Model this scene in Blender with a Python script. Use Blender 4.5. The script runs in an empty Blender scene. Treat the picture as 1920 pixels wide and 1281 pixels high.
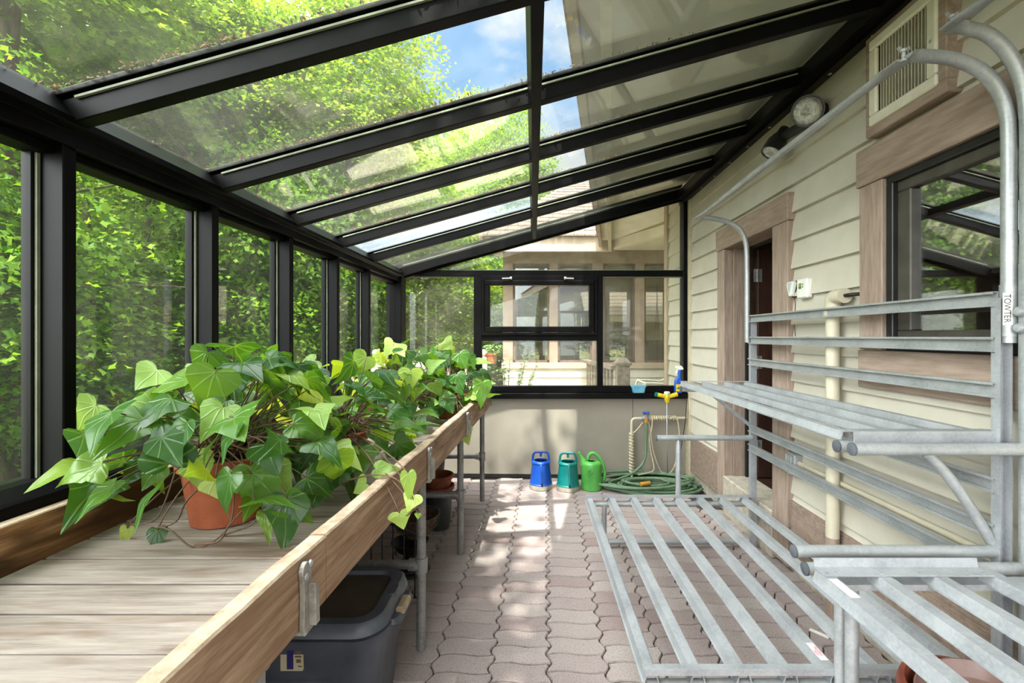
import bpy, math, random
import numpy as np
from mathutils import Vector, Matrix

# =====================================================================
# CAMERA, WORLD, SUN, EXPOSURE
# =====================================================================
scene = bpy.context.scene
COL = scene.collection
PI = math.pi
EYE = 1.40
FPX = 850.0
cam_d = bpy.data.cameras.new('camera')
cam_d.sensor_width = 36.0
cam_d.lens = FPX / 1920.0 * 36.0
cam_d.shift_x = -40.0 / 1920.0
cam_d.shift_y = -9.5 / 1920.0
cam_d.clip_start = 0.02
cam_d.clip_end = 300
cam = bpy.data.objects.new('camera', cam_d)
COL.objects.link(cam)
cam.location = (0, 0, EYE)
cam.rotation_euler = (PI / 2, 0, 0)
scene.camera = cam

scene.view_settings.view_transform = 'Standard'
scene.view_settings.look = 'None'
scene.view_settings.gamma = 1.0
scene.view_settings.use_curve_mapping = False
scene.view_settings.exposure = 1.58
SUN_DIR = Vector((0.05, 0.50, -0.86)).normalized()      # the way the sunlight travels
SUN_E = 4.5
SKY_E = 1.0

def build_world():
    w = bpy.data.worlds.new('sky')
    scene.world = w
    w.use_nodes = True
    nt = w.node_tree
    nt.nodes.clear()
    N, L = nt.nodes.new, nt.links.new
    out = N('ShaderNodeOutputWorld')
    bg = N('ShaderNodeBackground')
    L(bg.outputs[0], out.inputs[0])
    tc = N('ShaderNodeTexCoord')
    sep = N('ShaderNodeSeparateXYZ')
    L(tc.outputs['Generated'], sep.inputs[0])
    ramp = N('ShaderNodeValToRGB')
    L(sep.outputs[2], ramp.inputs[0])
    e = ramp.color_ramp.elements
    e[0].position = 0.0; e[0].color = (0.30, 0.35, 0.39, 1)
    e[1].position = 0.75; e[1].color = (0.075, 0.17, 0.34, 1)
    m = e.new(0.3); m.color = (0.14, 0.25, 0.40, 1)
    # drifting cumulus
    mp = N('ShaderNodeMapping')
    mp.inputs['Scale'].default_value = (1.0, 1.0, 1.7)
    mp.inputs['Location'].default_value = (0.35, 0.32, 0.22)
    L(tc.outputs['Generated'], mp.inputs[0])
    no = N('ShaderNodeTexNoise')
    no.inputs['Scale'].default_value = 3.2
    no.inputs['Detail'].default_value = 7
    no.inputs['Roughness'].default_value = 0.55
    L(mp.outputs[0], no.inputs[0])
    cr = N('ShaderNodeValToRGB')
    cr.color_ramp.elements[0].position = 0.41
    cr.color_ramp.elements[1].position = 0.55
    L(no.outputs[0], cr.inputs[0])
    mix = N('ShaderNodeMixRGB')
    L(cr.outputs[0], mix.inputs[0])
    L(ramp.outputs[0], mix.inputs[1])
    mix.inputs[2].default_value = (0.36, 0.37, 0.39, 1)
    # unseen sky glow added up left and behind, to brighten the room
    dot = N('ShaderNodeVectorMath'); dot.operation = 'DOT_PRODUCT'
    dot.inputs[1].default_value = (-0.60, -0.36, 0.72)
    L(tc.outputs['Generated'], dot.inputs[0])
    gr = N('ShaderNodeMapRange')
    gr.inputs['From Min'].default_value = 0.25
    gr.inputs['From Max'].default_value = 1.0
    gr.inputs['To Min'].default_value = 0.0
    gr.inputs['To Max'].default_value = 1.0
    L(dot.outputs['Value'], gr.inputs[0])
    pw = N('ShaderNodeMath'); pw.operation = 'POWER'
    L(gr.outputs[0], pw.inputs[0]); pw.inputs[1].default_value = 1.3
    ml = N('ShaderNodeMath'); ml.operation = 'MULTIPLY'
    L(pw.outputs[0], ml.inputs[0]); ml.inputs[1].default_value = 6.8
    ad = N('ShaderNodeMixRGB'); ad.blend_type = 'ADD'
    ad.inputs[0].default_value = 1.0
    L(mix.outputs[0], ad.inputs[1])
    sc = N('ShaderNodeMixRGB'); sc.blend_type = 'MULTIPLY'; sc.inputs[0].default_value = 1.0
    sc.inputs[1].default_value = (0.98, 0.98, 1.0, 1)
    L(ml.outputs[0], sc.inputs[2])
    L(sc.outputs[0], ad.inputs[2])
    L(ad.outputs[0], bg.inputs[0])
    bg.inputs[1].default_value = SKY_E
build_world()

sun_d = bpy.data.lights.new('sun', 'SUN')
sun_d.energy = SUN_E
sun_d.angle = math.radians(0.6)
sun_d.color = (1.0, 0.95, 0.88)
sun = bpy.data.objects.new('sun', sun_d)
COL.objects.link(sun)
sun.location = (0, -10, 20)
sun.rotation_euler = SUN_DIR.to_track_quat('-Z', 'Y').to_euler()

scene.cycles.use_denoising = True
scene.cycles.max_bounces = 10
scene.cycles.diffuse_bounces = 5
scene.cycles.glossy_bounces = 5
scene.cycles.transmission_bounces = 8
scene.cycles.transparent_max_bounces = 40
scene.cycles.sample_clamp_indirect = 8.0
scene.cycles.caustics_reflective = False
scene.cycles.caustics_refractive = False

# =====================================================================
# HELPERS
# =====================================================================
def srgb(r, g, b):
    def f(c):
        c /= 255.0
        return c / 12.92 if c <= 0.04045 else ((c + 0.055) / 1.055) ** 2.4
    return (f(r), f(g), f(b), 1.0)

ORIGIN = {}          # object name -> world position of its root

def tag(o, label=None, cat=None, group=None, kind=None):
    if label: o['label'] = label
    if cat: o['category'] = cat
    if group: o['group'] = group
    if kind: o['kind'] = kind
    return o

def empty(name, loc, label=None, cat=None, group=None, kind=None):
    o = bpy.data.objects.new(name, None)
    COL.objects.link(o)
    o.location = loc
    o.empty_display_size = 0.1
    ORIGIN[o.name] = Vector(loc)
    return tag(o, label, cat, group, kind)

class MB:
    """collects shapes in world space and links them as one mesh object"""
    def __init__(self):
        self.v, self.f, self.uv = [], [], []
    def add(self, vs, fs):
        b = len(self.v)
        self.v += [tuple(p) for p in vs]
        self.f += [tuple(i + b for i in q) for q in fs]
        return self
    def box(self, x0, x1, y0, y1, z0, z1):
        vs = [(x0, y0, z0), (x1, y0, z0), (x1, y1, z0), (x0, y1, z0),
              (x0, y0, z1), (x1, y0, z1), (x1, y1, z1), (x0, y1, z1)]
        return self.add(vs, [(0, 3, 2, 1), (4, 5, 6, 7), (0, 1, 5, 4), (1, 2, 6, 5), (2, 3, 7, 6), (3, 0, 4, 7)])
    def cbox(self, x0, x1, y0, y1, z0, z1, c=0.004):
        """box with its edges chamfered"""
        c = min(c, abs(x1 - x0) * .4, abs(y1 - y0) * .4, abs(z1 - z0) * .4)
        X, Y, Z = (x0, x1), (y0, y1), (z0, z1)
        vs, idx = [], {}
        for i in (0, 1):
            for j in (0, 1):
                for k in (0, 1):
                    sx, sy, sz = (c if i == 0 else -c), (c if j == 0 else -c), (c if k == 0 else -c)
                    for a, d in (('x', (0, sy, sz)), ('y', (sx, 0, sz)), ('z', (sx, sy, 0))):
                        idx[(i, j, k, a)] = len(vs)
                        vs.append((X[i] + d[0], Y[j] + d[1], Z[k] + d[2]))
        fs = []
        g = idx.get
        for i in (0, 1):
            q = [g((i, 0, 0, 'x')), g((i, 1, 0, 'x')), g((i, 1, 1, 'x')), g((i, 0, 1, 'x'))]
            fs.append(q if i else q[::-1])
            q = [g((0, i, 0, 'y')), g((1, i, 0, 'y')), g((1, i, 1, 'y')), g((0, i, 1, 'y'))]
            fs.append(q[::-1] if i else q)
            q = [g((0, 0, i, 'z')), g((1, 0, i, 'z')), g((1, 1, i, 'z')), g((0, 1, i, 'z'))]
            fs.append(q if i else q[::-1])
        for i in (0, 1):
            for j in (0, 1):
                fs.append((g((0, i, j, 'y')), g((1, i, j, 'y')), g((1, i, j, 'z')), g((0, i, j, 'z'))))
                fs.append((g((i, 0, j, 'x')), g((i, 1, j, 'x')), g((i, 1, j, 'z')), g((i, 0, j, 'z'))))
                fs.append((g((i, j, 0, 'x')), g((i, j, 1, 'x')), g((i, j, 1, 'y')), g((i, j, 0, 'y'))))
                for k in (0, 1):
                    fs.append((g((i, j, k, 'x')), g((i, j, k, 'y')), g((i, j, k, 'z'))))
        return self.add(vs, fs)
    def sweep(self, profile, p0, p1, up=(0, 0, 1), cap=True):
        """closed 2-D profile (side, up) swept straight from p0 to p1"""
        p0, p1 = Vector(p0), Vector(p1)
        d = (p1 - p0).normalized()
        u = Vector(up)
        s = d.cross(u).normalized()
        u = s.cross(d).normalized()
        n = len(profile)
        vs = [p0 + s * a + u * b for a, b in profile] + [p1 + s * a + u * b for a, b in profile]
        fs = [(i, (i + 1) % n, n + (i + 1) % n, n + i) for i in range(n)]
        if cap:
            fs += [tuple(range(n))[::-1], tuple(range(n, 2 * n))]
        return self.add(vs, fs)
    def beam(self, p0, p1, w, h, up=(0, 0, 1)):
        return self.sweep([(-w / 2, -h / 2), (w / 2, -h / 2), (w / 2, h / 2), (-w / 2, h / 2)], p0, p1, up)
    def tube(self, pts, r, n=10, cap=True, closed=False, flat=None):
        pts = [Vector(p) for p in pts]
        m = len(pts)
        rs = r if isinstance(r, (list, tuple)) else [r] * m
        vs = []
        prev = None
        for i in range(m):
            if closed:
                t = pts[(i + 1) % m] - pts[i - 1]
            else:
                t = pts[min(i + 1, m - 1)] - pts[max(i - 1, 0)]
            t = t.normalized() if t.length > 1e-9 else Vector((0, 0, 1))
            if prev is None:
                a = Vector((0, 0, 1)) if abs(t.z) < 0.9 else Vector((1, 0, 0))
                a = (a - t * a.dot(t)).normalized()
            else:
                a = prev - t * prev.dot(t)
                a = a.normalized() if a.length > 1e-6 else Vector((1, 0, 0))
            prev = a
            b = t.cross(a)
            for k in range(n):
                th = 2 * PI * k / n
                fa = 1.0 if flat is None else flat[i]
                vs.append(pts[i] + a * (rs[i] * math.cos(th) * fa) + b * (rs[i] * math.sin(th) / max(fa, .35) ** .5))
        fs = []
        for i in range(m if closed else m - 1):
            j = (i + 1) % m
            for k in range(n):
                k2 = (k + 1) % n
                fs.append((i * n + k, i * n + k2, j * n + k2, j * n + k))
        if cap and not closed:
            fs.append(tuple(range(n))[::-1])
            fs.append(tuple(range((m - 1) * n, m * n)))
        return self.add(vs, fs)
    def lathe(self, prof, c, n=32, sx=1.0, sy=1.0, ax=None):
        """profile of (radius, height) turned round a vertical axis (or the axis ax)"""
        c = Vector(c)
        if ax is None:
            U, Vv, W = Vector((1, 0, 0)), Vector((0, 1, 0)), Vector((0, 0, 1))
        else:
            W = Vector(ax).normalized()
            U = W.orthogonal().normalized()
            Vv = W.cross(U)
        vs, fs = [], []
        for r, z in prof:
            for k in range(n):
                th = 2 * PI * k / n
                vs.append(c + U * (r * sx * math.cos(th)) + Vv * (r * sy * math.sin(th)) + W * z)
        for i in range(len(prof) - 1):
            for k in range(n):
                k2 = (k + 1) % n
                fs.append((i * n + k, i * n + k2, (i + 1) * n + k2, (i + 1) * n + k))
        if prof[0][0] > 1e-6:
            fs.append(tuple(range(n))[::-1])
        if prof[-1][0] > 1e-6:
            fs.append(tuple(range((len(prof) - 1) * n, len(prof) * n)))
        return self.add(vs, fs)
    def prism(self, poly, axis, a0, a1):
        """polygon in the plane across axis 'x','y' or 'z', pushed from a0 to a1"""
        def P(p, a):
            return {'x': (a, p[0], p[1]), 'y': (p[0], a, p[1]), 'z': (p[0], p[1], a)}[axis]
        n = len(poly)
        vs = [P(p, a0) for p in poly] + [P(p, a1) for p in poly]
        fs = [(i, (i + 1) % n, n + (i + 1) % n, n + i) for i in range(n)]
        fs += [tuple(range(n))[::-1], tuple(range(n, 2 * n))]
        return self.add(vs, fs)
    def build(self, name, mat, parent=None, smooth=False, bevel=0, label=None):
        o0 = Vector((0, 0, 0))
        if parent is not None:
            p = parent
            while p.parent is not None:
                p = p.parent
            o0 = ORIGIN.get(p.name, Vector(p.location))
        me = bpy.data.meshes.new(name)
        me.from_pydata([(a - o0.x, b - o0.y, c - o0.z) for a, b, c in self.v], [], self.f)
        if self.uv:
            uvl = me.uv_layers.new(name='leaf')
            fl = np.empty(len(me.loops), dtype=np.int32)
            me.loops.foreach_get('vertex_index', fl)
            uvl.data.foreach_set('uv', np.array(self.uv, dtype=np.float32)[fl].ravel())
        import bmesh
        bm = bmesh.new(); bm.from_mesh(me)
        bmesh.ops.recalc_face_normals(bm, faces=bm.faces)
        bm.to_mesh(me); bm.free()
        if smooth:
            for p in me.polygons: p.use_smooth = True
            if smooth == 'auto':
                try: me.set_sharp_from_angle(angle=math.radians(38))
                except Exception: pass
        me.materials.append(mat)
        ob = bpy.data.objects.new(name, me)
        COL.objects.link(ob)
        if parent is not None: ob.parent = parent
        if bevel:
            b = ob.modifiers.new('edge', 'BEVEL')
            b.width = bevel; b.segments = 2; b.limit_method = 'ANGLE'; b.angle_limit = math.radians(40)
        if label: ob['label'] = label
        return ob

def copy_tree(o, parent=None, loc=None):
    c = o.copy(); COL.objects.link(c)
    if parent is not None: c.parent = parent
    if loc is not None: c.location = loc
    for ch in list(o.children): copy_tree(ch, c)
    return c

def arc(c, r, a0, a1, n, plane='xz'):
    out = []
    for i in range(n + 1):
        a = a0 + (a1 - a0) * i / n
        u, v = r * math.cos(a), r * math.sin(a)
        out.append({'xz': (c[0] + u, c[1], c[2] + v), 'xy': (c[0] + u, c[1] + v, c[2]), 'yz': (c[0], c[1] + u, c[2] + v)}[plane])
    return out

def bez(p0, p1, p2, p3, n):
    p0, p1, p2, p3 = map(Vector, (p0, p1, p2, p3))
    out = []
    for i in range(n + 1):
        t = i / n; s = 1 - t
        out.append(p0 * s**3 + p1 * (3 * s * s * t) + p2 * (3 * s * t * t) + p3 * t**3)
    return out

def spline(pts, k=6, closed=False):
    """Catmull-Rom through the points"""
    pts = [Vector(p) for p in pts]
    n = len(pts); out = []
    for i in range(n if closed else n - 1):
        p1, p2 = pts[i], pts[(i + 1) % n]
        p0 = pts[i - 1] if (closed or i > 0) else p1 * 2 - p2
        p3 = pts[(i + 2) % n] if (closed or i + 2 < n) else p2 * 2 - p1
        for j in range(k):
            t = j / k
            out.append(0.5 * ((2 * p1) + (p2 - p0) * t + (2 * p0 - 5 * p1 + 4 * p2 - p3) * t * t + (3 * p1 - p0 - 3 * p2 + p3) * t**3))
    if not closed: out.append(pts[-1])
    return out

# =====================================================================
# MATERIALS
# =====================================================================
def newmat(name):
    m = bpy.data.materials.new(name)
    m.use_nodes = True
    nt = m.node_tree
    nt.nodes.clear()
    out = nt.nodes.new('ShaderNodeOutputMaterial')
    return m, nt, out

def mixcol(nt, fac, a, b, mode='MIX'):
    n = nt.nodes.new('ShaderNodeMixRGB'); n.blend_type = mode
    for i, x in enumerate((fac, a, b)):
        if x is None: continue
        if isinstance(x, (int, float)): n.inputs[i].default_value = x
        elif isinstance(x, tuple): n.inputs[i].default_value = x
        else: nt.links.new(x, n.inputs[i])
    return n.outputs[0]

def math_n(nt, op, a, b=None, c=None, clamp=False):
    n = nt.nodes.new('ShaderNodeMath'); n.operation = op; n.use_clamp = clamp
    for i, x in enumerate((a, b, c)):
        if x is None: continue
        if isinstance(x, (int, float)): n.inputs[i].default_value = x
        else: nt.links.new(x, n.inputs[i])
    return n.outputs[0]

def ramp_n(nt, fac, stops):
    n = nt.nodes.new('ShaderNodeValToRGB')
    el = n.color_ramp.elements
    while len(el) < len(stops): el.new(0.5)
    for e, (p, c) in zip(el, stops):
        e.position = p
        e.color = c if isinstance(c, tuple) else (c, c, c, 1)
    nt.links.new(fac, n.inputs[0])
    return n.outputs[0]

def noise_n(nt, scale=5, detail=4, rough=0.55, stretch=(1, 1, 1), coord='Object', dist=0.0, offset=None):
    tc = nt.nodes.new('ShaderNodeTexCoord')
    mp = nt.nodes.new('ShaderNodeMapping')
    mp.inputs['Scale'].default_value = stretch
    nt.links.new(tc.outputs[coord], mp.inputs[0])
    if offset is not None: nt.links.new(offset, mp.inputs['Location'])
    n = nt.nodes.new('ShaderNodeTexNoise')
    n.inputs['Scale'].default_value = scale
    n.inputs['Detail'].default_value = detail
    n.inputs['Roughness'].default_value = rough
    n.inputs['Distortion'].default_value = dist
    nt.links.new(mp.outputs[0], n.inputs[0])
    return n.outputs[0]

def bsdf(nt, out, col, rough=0.5, metal=0.0, spec=0.5, bump=None, bstr=0.2, bdist=0.01):
    b = nt.nodes.new('ShaderNodeBsdfPrincipled')
    for k, x in (('Base Color', col), ('Roughness', rough), ('Metallic', metal), ('Specular IOR Level', spec)):
        if isinstance(x, (int, float, tuple)): b.inputs[k].default_value = x
        else: nt.links.new(x, b.inputs[k])
    if bump is not None:
        bn = nt.nodes.new('ShaderNodeBump')
        bn.inputs['Strength'].default_value = bstr
        bn.inputs['Distance'].default_value = bdist
        nt.links.new(bump, bn.inputs['Height'])
        nt.links.new(bn.outputs[0], b.inputs['Normal'])
    if out is not None: nt.links.new(b.outputs[0], out.inputs[0])
    return b

def simple(name, col, col2=None, rough=0.5, metal=0.0, scale=12, bstr=0.0, spec=0.5, stretch=(1, 1, 1), lo=.35, hi=.65, detail=4):
    m, nt, out = newmat(name)
    if col2 is None: col2 = tuple(c * 0.82 for c in col[:3]) + (1,)
    n = noise_n(nt, scale, detail, .6, stretch)
    c = ramp_n(nt, n, [(lo, col2), (hi, col)])
    bsdf(nt, out, c, rough, metal, spec, n if bstr else None, bstr)
    return m

def wood(name, cols, axis='y', fine=90, knots=0.5, rough=.75, stain=None, bstr=.35):
    """grain along the axis; cols = dark, mid, light; per-board shift"""
    m, nt, out = newmat(name)
    geo = nt.nodes.new('ShaderNodeNewGeometry')
    rnd = geo.outputs['Random Per Island']
    off = nt.nodes.new('ShaderNodeCombineXYZ')
    for i in range(3): nt.links.new(math_n(nt, 'MULTIPLY', rnd, 7.0 + 3 * i), off.inputs[i])
    st = {'x': (.06, 1, 1), 'y': (1, .06, 1), 'z': (1, 1, .06)}[axis]
    st2 = {'x': (.25, 1, 1), 'y': (1, .25, 1), 'z': (1, 1, .25)}[axis]
    g1 = noise_n(nt, fine, 4, .7, st, dist=.6, offset=off.outputs[0])
    g2 = noise_n(nt, 6, 4, .6, st2, dist=1.0, offset=off.outputs[0])
    g = math_n(nt, 'ADD', math_n(nt, 'MULTIPLY', g1, .55), math_n(nt, 'MULTIPLY', g2, .45))
    c = ramp_n(nt, g, [(.34, cols[0]), (.5, cols[1]), (.64, cols[2])])
    c = mixcol(nt, math_n(nt, 'MULTIPLY', rnd, .3), c, cols[1])
    if stain:
        s = noise_n(nt, stain[0], 3, .6, st2, dist=.5, offset=off.outputs[0])
        f = ramp_n(nt, s, [(stain[1], 0.0), (stain[2], 1.0)])
        c = mixcol(nt, math_n(nt, 'MULTIPLY', f, stain[4]), c, stain[3])
    bsdf(nt, out, c, rough, 0, .25, g1, bstr, .004)
    return m

def galvanized(name, base=(178, 183, 186), dark=(140, 146, 150), rough=.42):
    m, nt, out = newmat(name)
    tc = nt.nodes.new('ShaderNodeTexCoord')
    v = nt.nodes.new('ShaderNodeTexVoronoi'); v.inputs['Scale'].default_value = 130
    nt.links.new(tc.outputs['Object'], v.inputs[0])
    sepc = nt.nodes.new('ShaderNodeSeparateColor')
    nt.links.new(v.outputs['Color'], sepc.inputs[0])
    n = noise_n(nt, 9, 4, .6)
    f = math_n(nt, 'ADD', math_n(nt, 'MULTIPLY', sepc.outputs[0], .16), math_n(nt, 'MULTIPLY', n, .84))
    c = ramp_n(nt, f, [(.3, srgb(*dark)), (.62, srgb(*base))])
    bsdf(nt, out, c, ramp_n(nt, f, [(.2, rough - .08), (.8, rough + .12)]), .35, .5)
    return m

def glass(name, dirt=0.06, dirtcol=(200, 200, 185), base_r=0.05, tint=(.955, .98, .965), nscale=3.0, gain=1.0):
    m, nt, out = newmat(name)
    tr = nt.nodes.new('ShaderNodeBsdfTransparent'); tr.inputs[0].default_value = tint + (1,)
    gl = nt.nodes.new('ShaderNodeBsdfGlossy'); gl.inputs['Roughness'].default_value = 0.0
    gl.inputs['Color'].default_value = (1, 1, 1, 1)
    lw = nt.nodes.new('ShaderNodeLayerWeight'); lw.inputs['Blend'].default_value = 0.5
    f5 = math_n(nt, 'POWER', lw.outputs['Facing'], 4.0)
    fr = math_n(nt, 'ADD', math_n(nt, 'MULTIPLY', f5, .7 * gain), base_r, clamp=True)
    mx = nt.nodes.new('ShaderNodeMixShader')
    nt.links.new(fr, mx.inputs[0]); nt.links.new(tr.outputs[0], mx.inputs[1]); nt.links.new(gl.outputs[0], mx.inputs[2])
    if dirt > 0:
        df = nt.nodes.new('ShaderNodeBsdfDiffuse'); df.inputs[0].default_value = srgb(*dirtcol)
        tl = nt.nodes.new('ShaderNodeBsdfTranslucent'); tl.inputs[0].default_value = srgb(*dirtcol)
        dm = nt.nodes.new('ShaderNodeMixShader'); dm.inputs[0].default_value = .6
        nt.links.new(df.outputs[0], dm.inputs[1]); nt.links.new(tl.outputs[0], dm.inputs[2])
        n1 = noise_n(nt, nscale, 5, .65)
        n2 = noise_n(nt, 260, 2, .5)
        sp = ramp_n(nt, n2, [(.66, 0.0), (.72, .35)])
        d = math_n(nt, 'MULTIPLY', ramp_n(nt, n1, [(.3, .35), (.75, 1.6)]), dirt)
        d = math_n(nt, 'ADD', d, math_n(nt, 'MULTIPLY', sp, dirt * 1.5), clamp=True)
        m2 = nt.nodes.new('ShaderNodeMixShader')
        nt.links.new(d, m2.inputs[0]); nt.links.new(mx.outputs[0], m2.inputs[1]); nt.links.new(dm.outputs[0], m2.inputs[2])
        nt.links.new(m2.outputs[0], out.inputs[0])
    else:
        nt.links.new(mx.outputs[0], out.inputs[0])
    return m

def tree_leaf(name, cols, trans, rough=.6):
    m, nt, out = newmat(name)
    geo = nt.nodes.new('ShaderNodeNewGeometry')
    oi = nt.nodes.new('ShaderNodeObjectInfo')
    f = math_n(nt, 'ADD', math_n(nt, 'MULTIPLY', geo.outputs['Random Per Island'], .6), math_n(nt, 'MULTIPLY', oi.outputs['Random'], .4))
    c = ramp_n(nt, f, [(0.1, cols[0]), (.5, cols[1]), (.9, cols[2])])
    b = bsdf(nt, None, c, rough, 0, .25)
    t = nt.nodes.new('ShaderNodeBsdfTranslucent')
    tc = mixcol(nt, 1.0, c, trans, 'MULTIPLY')
    nt.links.new(tc, t.inputs[0])
    mx = nt.nodes.new('ShaderNodeMixShader'); mx.inputs[0].default_value = .45
    nt.links.new(b.outputs[0], mx.inputs[1]); nt.links.new(t.outputs[0], mx.inputs[2])
    nt.links.new(mx.outputs[0], out.inputs[0])
    return m

def ivy_leaf(name, cols, veins, rough=.28):
    """leaf coordinates come from the mesh: x across, y along from the stalk"""
    m, nt, out = newmat(name)
    geo = nt.nodes.new('ShaderNodeNewGeometry')
    uv = nt.nodes.new('ShaderNodeUVMap'); uv.uv_map = 'leaf'
    sp = nt.nodes.new('ShaderNodeSeparateXYZ'); nt.links.new(uv.outputs[0], sp.inputs[0])
    ax = math_n(nt, 'ABSOLUTE', sp.outputs[0]); y = sp.outputs[1]
    d = None
    for a in (0, 33, 68, 105):
        r = math.radians(a)
        k = math_n(nt, 'ABSOLUTE', math_n(nt, 'SUBTRACT', math_n(nt, 'MULTIPLY', ax, math.cos(r)), math_n(nt, 'MULTIPLY', y, math.sin(r))))
        d = k if d is None else math_n(nt, 'MINIMUM', d, k)
    v = ramp_n(nt, d, [(0.003, 1.0), (0.028, 0.0)])
    rc = ramp_n(nt, geo.outputs['Random Per Island'], [(.0, cols[0]), (.45, cols[1]), (.8, cols[2]), (1.0, cols[3])])
    mt = noise_n(nt, 22, 3, .6)
    c = mixcol(nt, math_n(nt, 'MULTIPLY', ramp_n(nt, mt, [(.4, 0.0), (.7, 1.0)]), .22), rc, cols[2])
    c = mixcol(nt, math_n(nt, 'MULTIPLY', v, .28), c, veins)
    c2 = mixcol(nt, 1.0, c, (2.6, 2.0, .55, 1), 'MULTIPLY')
    b = bsdf(nt, None, c, rough, 0, .5, v, .5, .003)
    t = nt.nodes.new('ShaderNodeBsdfTranslucent'); nt.links.new(c2, t.inputs[0])
    mx = nt.nodes.new('ShaderNodeMixShader'); mx.inputs[0].default_value = .42
    nt.links.new(b.outputs[0], mx.inputs[1]); nt.links.new(t.outputs[0], mx.inputs[2])
    nt.links.new(mx.outputs[0], out.inputs[0])
    return m

def paver_mat():
    m, nt, out = newmat('clay pavers')
    geo = nt.nodes.new('ShaderNodeNewGeometry')
    rnd = geo.outputs['Random Per Island']
    c = ramp_n(nt, rnd, [(0, srgb(146, 128, 124)), (.35, srgb(154, 139, 136)), (.7, srgb(160, 146, 142)), (1, srgb(166, 154, 149))])
    big = noise_n(nt, 2.2, 4, .6)
    c = mixcol(nt, ramp_n(nt, big, [(.4, 0.0), (.75, .35)]), c, srgb(184, 178, 170))
    fine = noise_n(nt, 140, 3, .7)
    c = mixcol(nt, ramp_n(nt, fine, [(.38, .38), (.5, 0.0)]), c, srgb(92, 78, 74))
    bsdf(nt, out, c, .85, 0, .2, fine, .35, .003)
    return m

M = {}
M['black'] = simple('dark bronze aluminium', srgb(10, 9, 9), srgb(6, 5, 6), .42, .0, 7, 0, .10)
M['rubber'] = simple('pale glazing seal', srgb(138, 144, 122), srgb(112, 118, 100), .6)
M['glass_roof'] = glass('dusty roof glass', .036, (196, 196, 178), .03, nscale=2.2)
M['glass_roof_painted_sheen'] = glass('roof glass with painted reflection', .20, (190, 202, 215), .06, nscale=1.6)  # pale haze stands in for sky and house roof reflected in the pane
M['glass_wall'] = glass('wall glass', .018, (190, 195, 175), .035)
M['glass_end'] = glass('streaky end glass', .06, (215, 212, 190), .03, nscale=5)
M['glass_house'] = glass('house window glass', .0, base_r=.28, tint=(.90, .92, .90))
M['glass_wing'] = glass('porch window glass', .02, (150, 140, 115), base_r=.14, tint=(.62, .64, .60))
M['siding'] = simple('cream painted siding', srgb(198, 192, 177), srgb(190, 184, 168), .55, 0, 5, .04, .35)
M['cream_trim'] = simple('cream trim', srgb(196, 186, 160), srgb(178, 167, 142), .6)
M['trim'] = simple('brown painted rough cedar', srgb(164, 145, 131), srgb(142, 123, 110), .75, 0, 40, .5, .25, (1, .15, 1))
M['trim_v'] = simple('brown painted rough cedar upright', srgb(164, 145, 131), srgb(142, 123, 110), .75, 0, 40, .5, .25, (1, 1, .15))
M['skirt'] = simple('brown ribbed skirting', srgb(154, 135, 122), srgb(132, 113, 102), .8, 0, 30, .4, .2)
M['kneewall'] = simple('beige painted panel', srgb(152, 144, 132), srgb(143, 136, 124), .6, 0, 3, .02, .3)
M['sash'] = simple('grey brown window sash', srgb(78, 74, 66), srgb(64, 60, 54), .45)
M['door'] = wood('dark stained door', (srgb(38, 24, 19), srgb(56, 36, 28), srgb(72, 47, 36)), 'z', 60, rough=.5, bstr=.15)
M['plaster'] = simple('pinkish interior plaster', srgb(188, 160, 142), None, .9)
M['paver'] = paver_mat()
M['sand'] = simple('joint sand', srgb(74, 66, 56), srgb(48, 42, 36), .95, 0, 60, .3)
M['plank'] = wood('weathered pale planks', (srgb(104, 92, 82), srgb(142, 131, 122), srgb(162, 152, 142)), 'x', 70, rough=.8, stain=(9, .52, .66, srgb(104, 80, 60), .8))
M['board'] = wood('brown fir board', (srgb(92, 66, 50), srgb(154, 124, 100), srgb(198, 172, 146)), 'y', 48, rough=.7, stain=(3, .6, .75, srgb(100, 66, 42), .6))
M['board_back'] = wood('stained knotty board', (srgb(92, 60, 38), srgb(160, 118, 82), srgb(204, 170, 132)), 'y', 60, rough=.75, stain=(5.5, .44, .54, srgb(62, 40, 26), .9))
M['board_end'] = simple('bleached board edge', srgb(186, 166, 144), srgb(156, 130, 106), .85, 0, 30, .3)
M['galv'] = galvanized('galvanized steel', (174, 177, 180), (148, 151, 154))
M['galv_rail'] = galvanized('galvanized rail', (172, 175, 176), (146, 150, 150), .36)
M['pipe'] = galvanized('grey steel pipe', (150, 149, 146), (112, 110, 106), .45)
M['bracket'] = galvanized('cast bracket', (168, 164, 158), (120, 116, 110), .45)
M['cap'] = simple('dark plastic cap', srgb(86, 90, 96), srgb(70, 73, 78), .6)
M['white'] = simple('white plastic', srgb(232, 232, 226), srgb(222, 222, 214), .45)
M['lcd'] = simple('green display', srgb(150, 165, 95), srgb(120, 135, 70), .3)
M['ink'] = simple('black ink', srgb(34, 32, 32), None, .7)
M['redink'] = simple('red ink', srgb(190, 90, 100), None, .7)
M['pvc'] = simple('cream pvc pipe', srgb(200, 192, 170), srgb(188, 180, 158), .45, 0, 6)
M['vent_white'] = simple('off white vent frame', srgb(226, 222, 202), srgb(212, 206, 184), .5)
M['louver'] = simple('dusty louvres', srgb(206, 200, 180), srgb(186, 179, 156), .7, 0, 14)
M['void'] = simple('dark void', srgb(26, 24, 20), srgb(18, 16, 14), .9)
M['lampblack'] = simple('black lamp housing', srgb(36, 36, 35), srgb(26, 26, 25), .38)
M['lens'] = simple('frosted lamp lens', srgb(196, 196, 188), srgb(150, 150, 146), .12, .3, 60, .6)
M['terra'] = simple('terracotta', srgb(170, 96, 66), srgb(146, 78, 52), .8, 0, 9, .08, .2)
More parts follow.
